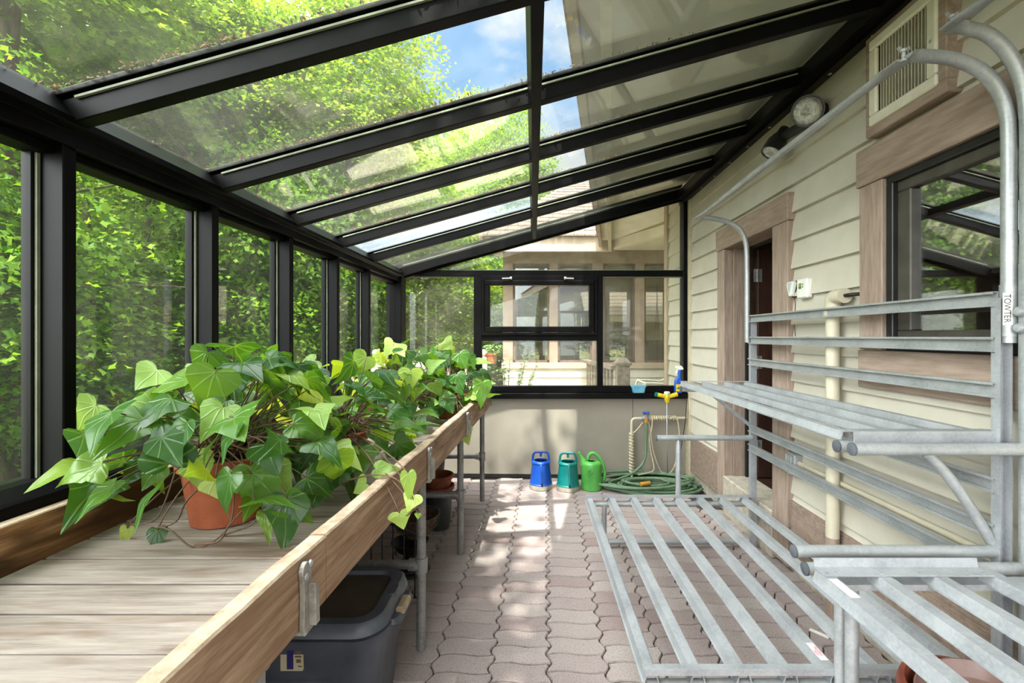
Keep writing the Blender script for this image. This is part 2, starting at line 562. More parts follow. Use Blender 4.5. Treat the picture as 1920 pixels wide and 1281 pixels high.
M['terra_dark'] = simple('damp terracotta', srgb(136, 74, 50), srgb(104, 56, 40), .75, 0, 9, .08, .25)
M['soil'] = simple('dry root tangle', srgb(98, 74, 52), srgb(52, 38, 28), .95, 0, 60, .8)
M['stem'] = simple('ivy stems', srgb(104, 74, 56), srgb(78, 62, 40), .6, 0, 30)
M['straw'] = simple('dry stems', srgb(166, 140, 104), srgb(120, 94, 64), .8, 0, 30)
M['ivy'] = ivy_leaf('glossy ivy leaf', (srgb(34, 72, 32), srgb(54, 98, 38), srgb(88, 130, 44), srgb(130, 158, 54)), srgb(138, 172, 100))
M['ivy_pale'] = ivy_leaf('pale young ivy leaf', (srgb(112, 152, 62), srgb(136, 172, 76), srgb(156, 184, 92), srgb(182, 202, 122)), srgb(196, 214, 150), .4)
M['spider'] = simple('strap leaf', srgb(112, 150, 66), srgb(78, 120, 50), .4, 0, 20)
M['blue'] = simple('blue plastic', srgb(24, 84, 182), srgb(20, 72, 164), .35, 0, 8)
M['teal'] = simple('teal plastic', srgb(10, 122, 116), srgb(8, 106, 104), .35, 0, 8)
M['green'] = simple('green plastic', srgb(94, 176, 82), srgb(78, 158, 68), .35, 0, 8)
M['greybase'] = simple('grey dusty base', srgb(168, 162, 148), srgb(140, 134, 120), .7)
M['hose'] = simple('green garden hose', srgb(104, 132, 100), srgb(84, 110, 84), .5, 0, 30)
M['brass'] = simple('orange hose coupling', srgb(206, 150, 60), srgb(180, 120, 44), .4, .2)
M['cord'] = simple('beige cord', srgb(206, 194, 166), srgb(176, 162, 132), .8, 0, 60)
M['yellow'] = simple('yellow plastic', srgb(226, 200, 40), srgb(206, 176, 30), .35)
M['tub'] = simple('clear blue tub', srgb(120, 186, 210), srgb(90, 160, 190), .25)
M['tubblue'] = simple('turquoise sponge', srgb(24, 150, 180), srgb(14, 120, 150), .5)
M['tote'] = simple('slate grey plastic tote', srgb(84, 88, 98), srgb(66, 69, 78), .38, 0, 6)
M['tote_lid'] = simple('slate grey lid', srgb(96, 102, 112), srgb(78, 82, 92), .36, 0, 7)
M['tote_dirt'] = simple('dirty lid panel', srgb(92, 82, 66), srgb(58, 54, 50), .6, 0, 5)
M['latch'] = simple('beige latch', srgb(182, 160, 132), srgb(150, 130, 106), .5)
M['purple'] = simple('indigo print', srgb(46, 40, 110), None, .5)
M['paper'] = simple('cream label', srgb(206, 196, 166), srgb(196, 184, 152), .6)
M['brownprint'] = simple('brown print', srgb(120, 100, 74), None, .6)
M['darkpot'] = simple('dark green plastic pot', srgb(44, 52, 50), srgb(30, 36, 35), .5)
M['iron'] = simple('black iron', srgb(30, 28, 27), srgb(22, 20, 20), .45, .3)
M['rustwire'] = simple('brown coated wire', srgb(96, 78, 60), srgb(70, 56, 44), .6)
M['dullplastic'] = simple('cloudy brown saucer', srgb(128, 104, 96), srgb(92, 66, 56), .3, 0, 6)
M['dkterra'] = simple('brown glazed bowl', srgb(150, 84, 62), srgb(112, 50, 38), .4, 0, 5)
M['concrete'] = simple('threshold concrete', srgb(186, 178, 162), srgb(160, 150, 134), .9, 0, 20, .2)
M['litter'] = simple('dry leaf litter', srgb(150, 112, 70), srgb(84, 60, 40), .9, 0, 40)
M['shingle'] = simple('weathered cedar shingles', srgb(140, 126, 116), srgb(92, 80, 72), .9, 0, 22, .3, .2, (3, 1, 1))
M['beigewall'] = simple('taupe house trim', srgb(176, 156, 134), srgb(160, 140, 120), .7, 0, 4, .05)
M['taupe'] = simple('taupe frame', srgb(148, 128, 108), srgb(130, 110, 92), .7, 0, 6)
M['porchbrown'] = simple('dark brown interior', srgb(104, 80, 64), srgb(80, 60, 48), .8)
M['soffit'] = simple('cream soffit boards', srgb(238, 234, 220), srgb(228, 223, 206), .7, 0, 3)
M['rail_pale'] = simple('bleached railing wood', srgb(212, 198, 180), srgb(182, 164, 146), .8, 0, 20, .2)
M['post_grey'] = simple('weathered grey post', srgb(134, 120, 104), srgb(98, 86, 74), .85, 0, 20, .3)
M['deck'] = simple('bleached deck boards', srgb(196, 184, 168), srgb(170, 158, 142), .85, 0, 10, .2, .2, (1, 8, 1))
M['chairmetal'] = simple('white chair tube', srgb(224, 216, 196), None, .4)
M['cushion'] = simple('charcoal cushion', srgb(60, 58, 60), srgb(46, 44, 46), .9)
M['bark'] = simple('grey brown bark', srgb(104, 92, 78), srgb(58, 50, 42), .9, 0, 14, .8, .1, (1, 1, .2))
M['leaf_a'] = tree_leaf('maple leaves', (srgb(74, 102, 30), srgb(106, 133, 42), srgb(140, 158, 62)), (2.0, 2.0, .75, 1))
M['leaf_b'] = tree_leaf('understory leaves', (srgb(64, 100, 30), srgb(96, 132, 38), srgb(132, 158, 50)), (2.1, 2.1, .75, 1))
M['forest_floor'] = simple('woodland floor', srgb(104, 116, 54), srgb(84, 70, 46), .95, 0, 4, .3)

# =====================================================================
# FLOOR
# =====================================================================
XL, XR, YF, YB = -1.36, 1.54, 4.54, -1.2      # glass wall, siding wall, end wall, back edge
def build_floor():
    rng = random.Random(4)
    lane, row, A, B = 0.246, 0.108, 0.012, 0.008
    slope = 0.027
    mb = MB()
    def xj(i, v): return -0.183 + 0.246 * i + A * math.sin(2 * PI * v / row + i * 1.3)
    def yj(j, i, s): return j * row + (0.5 * row if i % 2 else 0) + B * math.sin(2 * PI * s)
    K = 7
    for i in range(-6, 8):
        for j in range(-12, 43):
            ph = rng.uniform(-.003, .003)
            rings = []
            dz = rng.uniform(-.0018, .0012)
            for g, z in ((.0030, -.03), (.0030, -.006), (.0068, dz)):
                pts = []
                y0 = [yj(j, i, k / K) + g for k in range(K + 1)]
                y1 = [yj(j + 1, i, k / K) - g for k in range(K + 1)]
                for k in range(K):            # near edge, left to right
                    s = k / K
                    y = y0[k]
                    pts.append((xj(i, y) + g + s * (lane - 2 * g), y))
                for k in range(K):
                    y = y0[-1] + (y1[-1] - y0[-1]) * k / K
                    pts.append((xj(i + 1, y) - g, y))
                for k in range(K):
                    s = 1 - k / K
                    y = y1[K - k]
                    pts.append((xj(i, y) + g + s * (lane - 2 * g), y))
                for k in range(K):
                    y = y1[0] + (y0[0] - y1[0]) * k / K
                    pts.append((xj(i, y) + g, y))
                rings.append([(x + slope * (y - 1.83), y, z) for x, y in pts])
            cx = sum(p[0] for p in rings[0]) / len(rings[0]); cy = sum(p[1] for p in rings[0]) / len(rings[0])
            if not (-1.34 < cx < 1.47 and -1.15 < cy < 4.47): continue
            n = len(rings[0])
            fs = []
            for r in range(2):
                fs += [(r * n + k, r * n + (k + 1) % n, (r + 1) * n + (k + 1) % n, (r + 1) * n + k) for k in range(n)]
            fs.append(tuple(range(2 * n, 3 * n)))
            mb.add([p for r in rings for p in r], fs)
    root = empty('floor', (0, 1.7, 0), kind='structure')
    mb.build('paver', M['paver'], root)
    mb2 = MB().box(-1.42, 1.66, YB, 4.62, -.12, -.012)
    mb2.build('joint_sand', M['sand'], root)
build_floor()

# =====================================================================
# LEFT GLASS WALL
# =====================================================================
PITCH = 0.278
def z_raf(x): return 1.992 + PITCH * (x + 1.265)      # underside of the rafters
POSTS = [-1.062, -0.479, 0.104, 0.687, 1.27, 1.853, 2.436, 3.02, 3.60]
def build_wall_left():
    root = empty('wall_left', (-1.34, 1.7, 0), kind='structure')
    for y in POSTS:
        p = MB()
        p.cbox(-1.372, -1.298, y - .018, y + .02, .46, 1.95, .003)
        p.cbox(-1.40, -1.368, y - .034, y + .034, .46, 1.95, .003)
        o = p.build('post', M['black'], root)
        g = MB().box(-1.371, -1.361, y - .027, y - .0185, .50, 1.93)
        g.box(-1.371, -1.361, y + .0205, y + .027, .50, 1.93)
        g.build('glazing_seal', M['rubber'], o)
    c = MB().cbox(-1.42, -1.285, 4.37, 4.54, .45, 2.05, .004)
    c.cbox(-1.33, -1.27, 4.36, 4.52, .83, 2.03, .004)
    c.build('corner_post', M['black'], root)
    e = MB().prism([(-1.42, 1.93), (-1.29, 1.93), (-1.29, 1.972), (-1.262, 1.984), (-1.262, 2.003), (-1.318, 2.075), (-1.335, 2.079), (-1.42, 2.06)], 'y', YB, 4.55)
    e.cbox(-1.40, -1.325, YB, 4.5, 1.905, 1.931, .003)
    e.build('eave_beam', M['black'], root, bevel=.002)
    sl = MB().prism([(-1.42, .60), (-1.275, .60), (-1.275, .985), (-1.285, .992), (-1.34, 1.012), (-1.42, 1.012)], 'y', YB, 4.5)
    sl.build('sill', M['black'], root, bevel=.002)
    ys = [YB] + POSTS + [4.40]
    for a, b in zip(ys[:-1], ys[1:]):
        MB().box(-1.388, -1.382, a + .02, b - .02, 1.0, 1.925).build('glass_pane', M['glass_wall'], root)
    k = MB().box(-1.43, -1.38, YB, 4.54, -.1, .62)
    k.build('kneewall_panel', M['kneewall'], root)
    b = MB().box(-1.45, -1.372, YB, 4.56, -.1, .03)
    b.build('base_strip', M['void'], root)
build_wall_left()

# =====================================================================
# GLASS ROOF
# =====================================================================
RAF = POSTS + [4.44]
XP = 0.012                                    # the purlin
def build_roof():
    root = empty('ceiling', (0, 1.7, 2.0), kind='structure')
    for y in RAF:
        w, h = (.044, .066) if y < 4 else (.075, .10)
        m = MB()
        x0, x1 = -1.30, 1.475
        n = Vector((-PITCH, 0, 1)).normalized()
        p0 = Vector((x0, y, z_raf(x0))) + n * h * .5
        p1 = Vector((x1, y, z_raf(x1))) + n * h * .5
        m.beam(p0, p1, w, h)
        if y >= 4:                             # thinner outer lip on the end rafter
            m.beam(p0 + Vector((0, .03, -.045)), p1 + Vector((0, .03, -.045)), .03, .05)
        ra = m.build('rafter', M['black'], root, bevel=.003)
        g = MB()
        for sgn in (-1, 1):
            q = Vector((0, sgn * (w / 2 + .004), 0)) + n * (h * .5 - .006)
            g.beam(p0 + q + Vector((.06, 0, .0167)), p1 + q, .008, .0065)
        g.build('glazing_seal', M['rubber'], ra)
        cp = MB()
        cp.beam(p0 + n * (h * .5 + .016), p1 + n * (h * .5 + .016), w + .022, .016)
        cp.build('pressure_cap', M['black'], ra, bevel=.003)
    # purlin between the rafters, flush below
    pm = MB()
    zc = z_raf(XP)
    n = Vector((-PITCH, 0, 1)).normalized()
    pm.sweep([(-.021, -.002), (.021, -.002), (.021, .062), (-.021, .062)], (XP, YB, zc), (XP, 4.45, zc), up=n)
    pm.build('purlin', M['black'], root, bevel=.003)
    rb = MB().prism([(1.405, z_raf(1.405)), (1.46, z_raf(1.46) - .008), (1.46, z_raf(1.46) - .035), (1.528, z_raf(1.528) - .035), (1.528, z_raf(1.528) + .11), (1.405, z_raf(1.405) + .078)], 'y', YB, 4.55)
    rb.build('ridge_beam', M['black'], root, bevel=.002)
    for y in RAF[3:-1]:
        for dy in (.14, .43):
            MB().lathe([(.009, 0), (.009, .003), (.004, .005)], (1.494, y + dy, z_raf(1.494) - .036), 10, ax=(0, 0, -1)).build('screw', M['galv'], root)
    # panes: one each side of the purlin in every bay
    for k in range(len(RAF) - 1):
        for s, (x0, x1) in enumerate(((-1.33, XP), (XP, 1.42))):
            mb = MB()
            o = n * .075
            a = Vector((x0 + .012, RAF[k] + .012, z_raf(x0 + .012))) + o
            b = Vector((x1 - .012, RAF[k] + .012, z_raf(x1 - .012))) + o
            a2 = a + Vector((0, RAF[k + 1] - RAF[k] - .024, 0)); b2 = b + Vector((0, RAF[k + 1] - RAF[k] - .024, 0))
            t = n * .006
            mb.add([a, b, b2, a2, a + t, b + t, b2 + t, a2 + t],
                   [(0, 3, 2, 1), (4, 5, 6, 7), (0, 1, 5, 4), (1, 2, 6, 5), (2, 3, 7, 6), (3, 0, 4, 7)])
            painted_sheen = (k == 7 and s == 0)  # the pane with its reflection put into the colour
            mb.build('glass_pane', M['glass_roof_painted_sheen' if painted_sheen else 'glass_roof'], root)
build_roof()

def build_litter():
    """dry leaf litter caught on the glass along the upper edge of each rafter"""
    rng = random.Random(9)
    n = Vector((-PITCH, 0, 1)).normalized()
    d = Vector((1, 0, PITCH)).normalized()
    mb = MB()
    for y in RAF[3:8]:
        for cl in range(16):
            x = rng.uniform(-1.25, 0.6)
            spread = rng.uniform(.03, .16)
            for _ in range(rng.randint(14, 60)):
                px = x + rng.gauss(0, spread)
                if not -1.29 < px < 1.3: continue
                p = Vector((px, y - .036 - abs(rng.gauss(0, .010)) if rng.random() < .75 else y + .036 + abs(rng.gauss(0, .006)), z_raf(px))) + n * (.084 + rng.uniform(0, .008))
                r = rng.uniform(.002, .006)
                a = Vector((rng.gauss(0, 1), rng.gauss(0, 1), rng.gauss(0, 1))).normalized()
                b = a.orthogonal().normalized()
                c = a.cross(b)
                mb.add([p + a * r * 1.8, p + b * r * .7, p - a * r * 1.8, p - b * r * .7, p + c * r * .4],
                       [(0, 1, 4), (1, 2, 4), (2, 3, 4), (3, 0, 4), (0, 3, 2, 1)])
    for _ in range(420):                       # along the eave
        y = rng.uniform(.6, 4.3); px = -1.30 + abs(rng.gauss(0, .012))
        p = Vector((px, y, z_raf(px))) + n * .09
        r = rng.uniform(.002, .006)
        a = Vector((rng.gauss(0, 1), rng.gauss(0, 1), rng.gauss(0, 1))).normalized(); b = a.orthogonal().normalized(); c = a.cross(b)
        mb.add([p + a * r * 1.8, p + b * r * .7, p - a * r * 1.8, p - b * r * .7, p + c * r * .4], [(0, 1, 4), (1, 2, 4), (2, 3, 4), (3, 0, 4), (0, 3, 2, 1)])
    o = mb.build('leaf_litter', M['litter'])
    tag(o, 'dry brown leaf litter caught along the rafters on the glass roof', 'litter', kind='stuff')
build_litter()

# =====================================================================
# END WALL
# =====================================================================
def build_wall_end():
    root = empty('wall_end', (0, 4.54, 0), kind='structure')
    m = MB().box(-1.36, .985, 4.50, 4.60, .028, .79)
    m.box(.99, 1.53, 4.502, 4.60, .028, .79)
    m.build('kneewall_panel', M['kneewall'], root)
    m = MB().prism([(-1.36, 0), (1.53, 0), (1.53, .032), (.4, .03), (-1.36, .045)], 'y', 4.492, 4.55)
    m.build('base_gap', M['void'], root)
    m = MB().cbox(-1.36, 1.535, 4.43, 4.58, .79, .845, .005)
    m.build('sill', M['black'], root)
    m = MB().cbox(-1.34, 1.50, 4.475, 4.55, .845, .91, .004)
    m.build('bottom_rail', M['black'], root)
    m = MB().cbox(-1.36, 1.52, 4.47, 4.55, 1.995, 2.053, .004)
    m.build('transom', M['black'], root)
    for x0, x1 in ((-.588, -.51), (.63, .688)):
        MB().cbox(x0, x1, 4.47, 4.55, .845, 2.0, .004).build('mullion', M['black'], root)
    MB().cbox(1.472, 1.512, 4.44, 4.56, .845, 2.83, .004).build('wall_post', M['black'], root)
    m = MB().cbox(1.512, 1.555, 4.40, 4.56, .0, 2.79, .004)
    m.build('corner_trim', M['cream_trim'], root)
    MB().cbox(-.52, .64, 4.475, 4.545, 1.357, 1.408, .004).build('lower_transom', M['black'], root)
    for x0, x1, z0, z1 in ((-1.30, -.585, .90, 2.0), (-.52, .64, .90, 1.365), (.685, 1.475, .90, 2.0)):
        MB().box(x0, x1, 4.508, 4.514, z0, z1).build('glass_pane', M['glass_end'], root)
    # sloping pane above the transom
    g = MB().prism([(-1.15, 2.045), (1.475, 2.045), (1.475, z_raf(1.475) + .02), (-1.15, z_raf(-1.15) + .02)], 'y', 4.508, 4.514)
    g.build('glass_pane', M['glass_end'], root)
    g = MB()
    for x0, x1, z in ((-1.27, -.59, 1.99), (-.5, .628, 1.352), (.69, 1.47, 1.99)):
        g.box(x0, x1, 4.50, 4.508, z - .006, z)
    g.box(-1.1, 1.47, 4.50, 4.508, 2.053, 2.06)
    g.build('glazing_seal', M['rubber'], root)
    # top hinged awning window
    wn = empty('window_1', (.06, 4.5, 1.7), kind='structure')
    f = MB()
    x0, x1, z0, z1 = -.512, .632, 1.408, 1.996
    for (a, b, c, d) in ((x0, x1, z1 - .05, z1), (x0, x1, z0, z0 + .03), (x0, x0 + .03, z0 + .03, z1 - .05), (x1 - .03, x1, z0 + .03, z1 - .05)):
        f.cbox(a, b, 4.455, 4.55, c, d, .003)
    f.build('frame', M['black'], wn)
    s = MB()
    x0, x1, z0, z1 = -.478, .598, 1.44, 1.952
    for (a, b, c, d) in ((x0, x1, z1 - .048, z1), (x0, x1, z0, z0 + .058), (x0, x0 + .048, z0 + .058, z1 - .048), (x1 - .048, x1, z0 + .058, z1 - .048)):
        s.cbox(a, b, 4.448, 4.53, c, d, .004)
    s.build('sash', M['black'], wn, bevel=.003)
    MB().box(x0 + .04, x1 - .04, 4.50, 4.506, z0 + .05, z1 - .04).build('pane', M['glass_end'], wn)
    for hx, sg in ((-.22, -1), (.31, 1)):
        h = MB().cbox(hx - .01, hx + .012, 4.43, 4.45, 1.955, 1.985, .003)
        h.beam((hx, 4.428, 1.968), (hx + sg * .085, 4.424, 1.965), .012, .014)
        h.build('latch_handle', M['bracket'], wn, bevel=.002)
    # tag dangling from the right pane edge
build_wall_end()

# =====================================================================
# RIGHT WALL: SIDING, DOOR, WINDOW
# =====================================================================
EXPO = 0.166
def build_wall_right():
    root = empty('wall_right', (1.54, 1.7, 0), kind='structure')
    m = MB()
    z = 0.473 - EXPO
    while z < 2.83:
        z0, z1 = max(z, .40), min(z + EXPO + .012, 2.86)
        zc = (z + EXPO / 2)
        holes = []
        if .25 < zc < 2.16: holes.append((2.77, 3.66))
        if 1.27 < zc < 2.16: holes.append((.6, 2.03))
        segs = [(YB, 4.5)]
        for a, b in sorted(holes):
            out = []
            for s in segs:
                if b <= s[0] or a >= s[1]: out.append(s)
                else:
                    if s[0] < a: out.append((s[0], a))
                    if b < s[1]: out.append((b, s[1]))
            segs = out
        for a, b in segs:
            # board leaning: thick lower edge, thin upper edge
            m.prism([(1.527, z0), (1.553, z1), (1.575, z1), (1.575, z0)], 'y', a, b)
        z += EXPO
    m.build('siding', M['siding'], root)
    k = MB()
    for a, b, c, d in ((YB, .62, .0, 2.9), (.62, 2.02, .0, 1.27), (.62, 2.02, 2.15, 2.9), (2.02, 2.8, 0, 2.9), (2.8, 3.64, 2.12, 2.9), (2.8, 3.64, -.1, .22), (3.64, 4.62, 0, 2.9)):
        k.box(1.57, 1.68, a, b, c, d)
    k.build('sheathing', M['cream_trim'], root)
    fr = MB().cbox(1.525, 1.56, YB, 4.42, 2.79, 2.83, .003)
    fr.cbox(1.515, 1.55, YB, 4.42, 2.745, 2.792, .003)
    fr.build('frieze_trim', M['cream_trim'], root)
build_wall_right()

def build_skirting():
    root = empty('baseboard_right', (1.53, 2, .2), kind='structure')
    for a, b in ((YB, 2.685), (3.725, 4.41)):
        m = MB()
        n = 22
        pts = [(1.575, .10)]
        for i in range(n):
            z = .10 + (.43 - .10) * i / n
            dz = (.43 - .10) / n
            pts += [(1.524, z + dz * .1), (1.524, z + dz * .7), (1.529, z + dz * .85)]
        pts += [(1.526, .43), (1.575, .43)]
        m.prism(pts, 'y', a, b)
        m.build('skirting_board', M['skirt'], root)
    MB().box(1.55, 1.6, YB, 4.5, -.08, .12).build('foundation', M['concrete'], root)
build_skirting()

def build_door():
    d = empty('door_1', (1.6, 3.2, 0), kind='structure')
    m = MB().cbox(1.508, 1.58, 2.690, 2.865, .03, 2.09, .004)
    m.build('casing', M['trim_v'], d)
    MB().cbox(1.508, 1.58, 3.587, 3.72, .03, 2.09, .004).build('casing', M['trim_v'], d)
    MB().cbox(1.502, 1.585, 2.68, 3.735, 2.092, 2.257, .004).build('head_casing', M['trim'], d)
    j = MB().box(1.58, 1.70, 3.57, 3.60, .3, 2.12)
    j.box(1.58, 1.70, 2.85, 2.88, .3, 2.12)
    j.box(1.58, 1.70, 2.85, 3.6, 2.09, 2.12)
    j.build('jamb', M['trim_v'], d)
    st = MB().box(1.665, 1.69, 3.545, 3.575, .3, 2.1)
    st.box(1.665, 1.69, 2.875, 2.9, .3, 2.1)
    st.box(1.665, 1.69, 2.875, 3.575, 2.07, 2.1)
    st.build('stop', M['void'], d)
    MB().cbox(1.50, 1.72, 2.86, 3.59, .0, .30, .006).build('threshold', M['concrete'], d)
    # leaf swung inwards on the far jamb
    lf = MB().cbox(1.735, 2.52, 3.50, 3.545, .31, 2.075, .003)
    lo = lf.build('door_leaf', M['door'], d)
    h = MB()
    for z in (.5, 1.15, 1.82):
        h.tube([(1.728, 3.496, z), (1.728, 3.496, z + .1)], .008, 8)
        h.box(1.70, 1.728, 3.497, 3.50, z, z + .1)
        h.box(1.73, 1.765, 3.497, 3.50, z, z + .1)
    h.build('hinge', M['pipe'], lo)
build_door()

def build_window2():
    w = empty('window_2', (1.55, 1.3, 1.7), kind='structure')
    MB().cbox(1.508, 1.58, 1.962, 2.10, 1.34, 2.085, .004).build('casing', M['trim_v'], w)
    MB().cbox(1.508, 1.58, .40, .54, 1.34, 2.085, .004).build('casing', M['trim_v'], w)
    MB().cbox(1.503, 1.585, .38, 2.115, 2.087, 2.255, .004).build('head_casing', M['trim'], w)
    MB().cbox(1.505, 1.585, .39, 2.105, 1.168, 1.338, .004).build('sill_casing', M['trim'], w)
    f = MB()
    for (a, b, c, d) in ((.54, 1.962, 2.055, 2.087), (.54, 1.962, 1.34, 1.375), (1.925, 1.962, 1.375, 2.055), (.54, .577, 1.375, 2.055)):
        f.cbox(1.525, 1.62, a, b, c, d, .003)
    f.build('outer_frame', M['lampblack'], w)
    s = MB()
    for (a, b, c, d) in ((.575, 1.928, 2.012, 2.058), (.575, 1.928, 1.372, 1.424), (1.858, 1.928, 1.424, 2.012), (.575, .645, 1.424, 2.012)):
        s.cbox(1.546, 1.60, a, b, c, d, .004)
    s.build('sash', M['sash'], w, bevel=.003)
    MB().box(1.570, 1.576, .63, 1.865, 1.41, 2.02).build('pane', M['glass_house'], w)
build_window2()

def build_interior():
    r = empty('wall_interior', (3, 2, 0), kind='structure')
    m = MB()
    m.box(1.9, 5.0, 4.9, 5.0, .2, 2.6)
    m.box(4.9, 5.0, -1.2, 5.0, .2, 2.6)
    m.box(1.7, 5.0, -1.3, -1.2, .2, 2.6)
    m.box(1.7, 5.0, -1.2, 5.0, 2.5, 2.6)
    m.box(1.68, 5.0, 3.95, 4.0, .2, 2.6)
    m.build('room_plaster', M['plaster'], r)
    MB().box(1.72, 5.0, -1.2, 5.0, .2, .3).build('room_floor', M['door'], r)
build_interior()

# =====================================================================
# THINGS ON THE RIGHT WALL
# =====================================================================
def build_vent():
    t = empty('wall_vent', (1.5, 1.84, 2.32), 'louvred wall vent with off white frame above the wide window', 'vent')
    m = MB()
    y0, y1, z0, z1 = 1.635, 2.035, 2.285, 2.74
    for a, b, c, d in ((y0, y1, z0, z0 + .05), (y0, y1, z1 - .05, z1), (y0, y0 + .045, z0 + .05, z1 - .05), (y1 - .035, y1, z0 + .05, z1 - .05)):
        m.cbox(1.490, 1.56, a, b, c, d, .004)
    m.build('surround', M['trim'], t)
    f = MB()
    y0, y1, z0, z1 = 1.668, 2.005, 2.325, 2.70
    for a, b, c, d in ((y0, y1, z0, z0 + .045), (y0, y1, z1 - .045, z1), (y0, y0 + .045, z0 + .045, z1 - .045), (y1 - .045, y1, z0 + .045, z1 - .045)):
        f.cbox(1.480, 1.500, a, b, c, d, .005)
    f.build('frame', M['vent_white'], t, bevel=.003)
    b = MB().box(1.514, 1.525, y0 + .02, y1 - .02, z0 + .02, z1 - .02)
    b.build('backing', M['void'], t)
    n = 15
    for i in range(n):
        y = y0 + .05 + (y1 - y0 - .10) * (i + .5) / n
        l = MB().beam((1.498, y, z0 + .04), (1.498, y, z1 - .04), .003, .0165, up=(1, .25, 0))
        l.build('louvre', M['louver'], t)
    lv = MB().beam((1.484, 1.70, 2.66), (1.478, 1.70, 2.69), .006, .006, up=(1, 0, 0))
    lv.beam((1.478, 1.685, 2.672), (1.478, 1.712, 2.672), .005, .005)
    lv.build('lever', M['vent_white'], t)
    for yy, zz in ((1.69, 2.50), (1.985, 2.50)):
        MB().lathe([(.007, 0), (.006, .003), (0, .004)], (1.481, yy, zz), 10, ax=(-1, 0, 0)).build('screw', M['galv'], t)
build_vent()

def lamp_head(parent, c, d, r=.072, depth=.10):
    c, d = Vector(c), Vector(d).normalized()
    b = c - d * depth
    h = MB().lathe([(.028, -.06), (.032, -.02), (r * .72, .0), (r * .93, .035), (r, depth - .01), (r, depth), (r * .9, depth), (r * .9, depth - .012)], b, 32, ax=d)
    ho = h.build('lamp_head', M['lampblack'], parent, smooth='auto')
    l = MB().lathe([(r * .9, depth - .012), (r * .88, depth - .004), (r * .6, depth + .006), (r * .25, depth + .008), (r * .22, depth + .003), (r * .12, depth + .004), (0, depth + .012)], b, 32, ax=d)
    l.build('lens', M['lens'], ho, smooth=True)
    return ho

def build_floodlight():
    t = empty('floodlight', (1.53, 2.42, 2.58), 'black twin head floodlight fixed to the cream siding', 'light')
    p = MB().lathe([(.062, 0), (.062, .012), (.05, .022), (.0, .024)], (1.545, 2.43, 2.585), 24, ax=(-1, 0, 0))
    p.build('wall_plate', M['lampblack'], t, smooth='auto')
    a = MB().tube([(1.52, 2.43, 2.585), (1.49, 2.40, 2.585), (1.475, 2.395, 2.585)], .016, 10)
    a.build('arm', M['lampblack'], t, smooth=True)
    a = MB().tube([(1.52, 2.45, 2.58), (1.49, 2.53, 2.57), (1.46, 2.60, 2.56), (1.452, 2.64, 2.552)], .027, 12)
    a.build('arm', M['lampblack'], t, smooth=True)
    lamp_head(t, (1.428, 2.36, 2.575), (-.42, -.86, -.28), .078, .075)
    lamp_head(t, (1.395, 2.66, 2.475), (-.50, -.05, -.86), .060, .11)
build_floodlight()

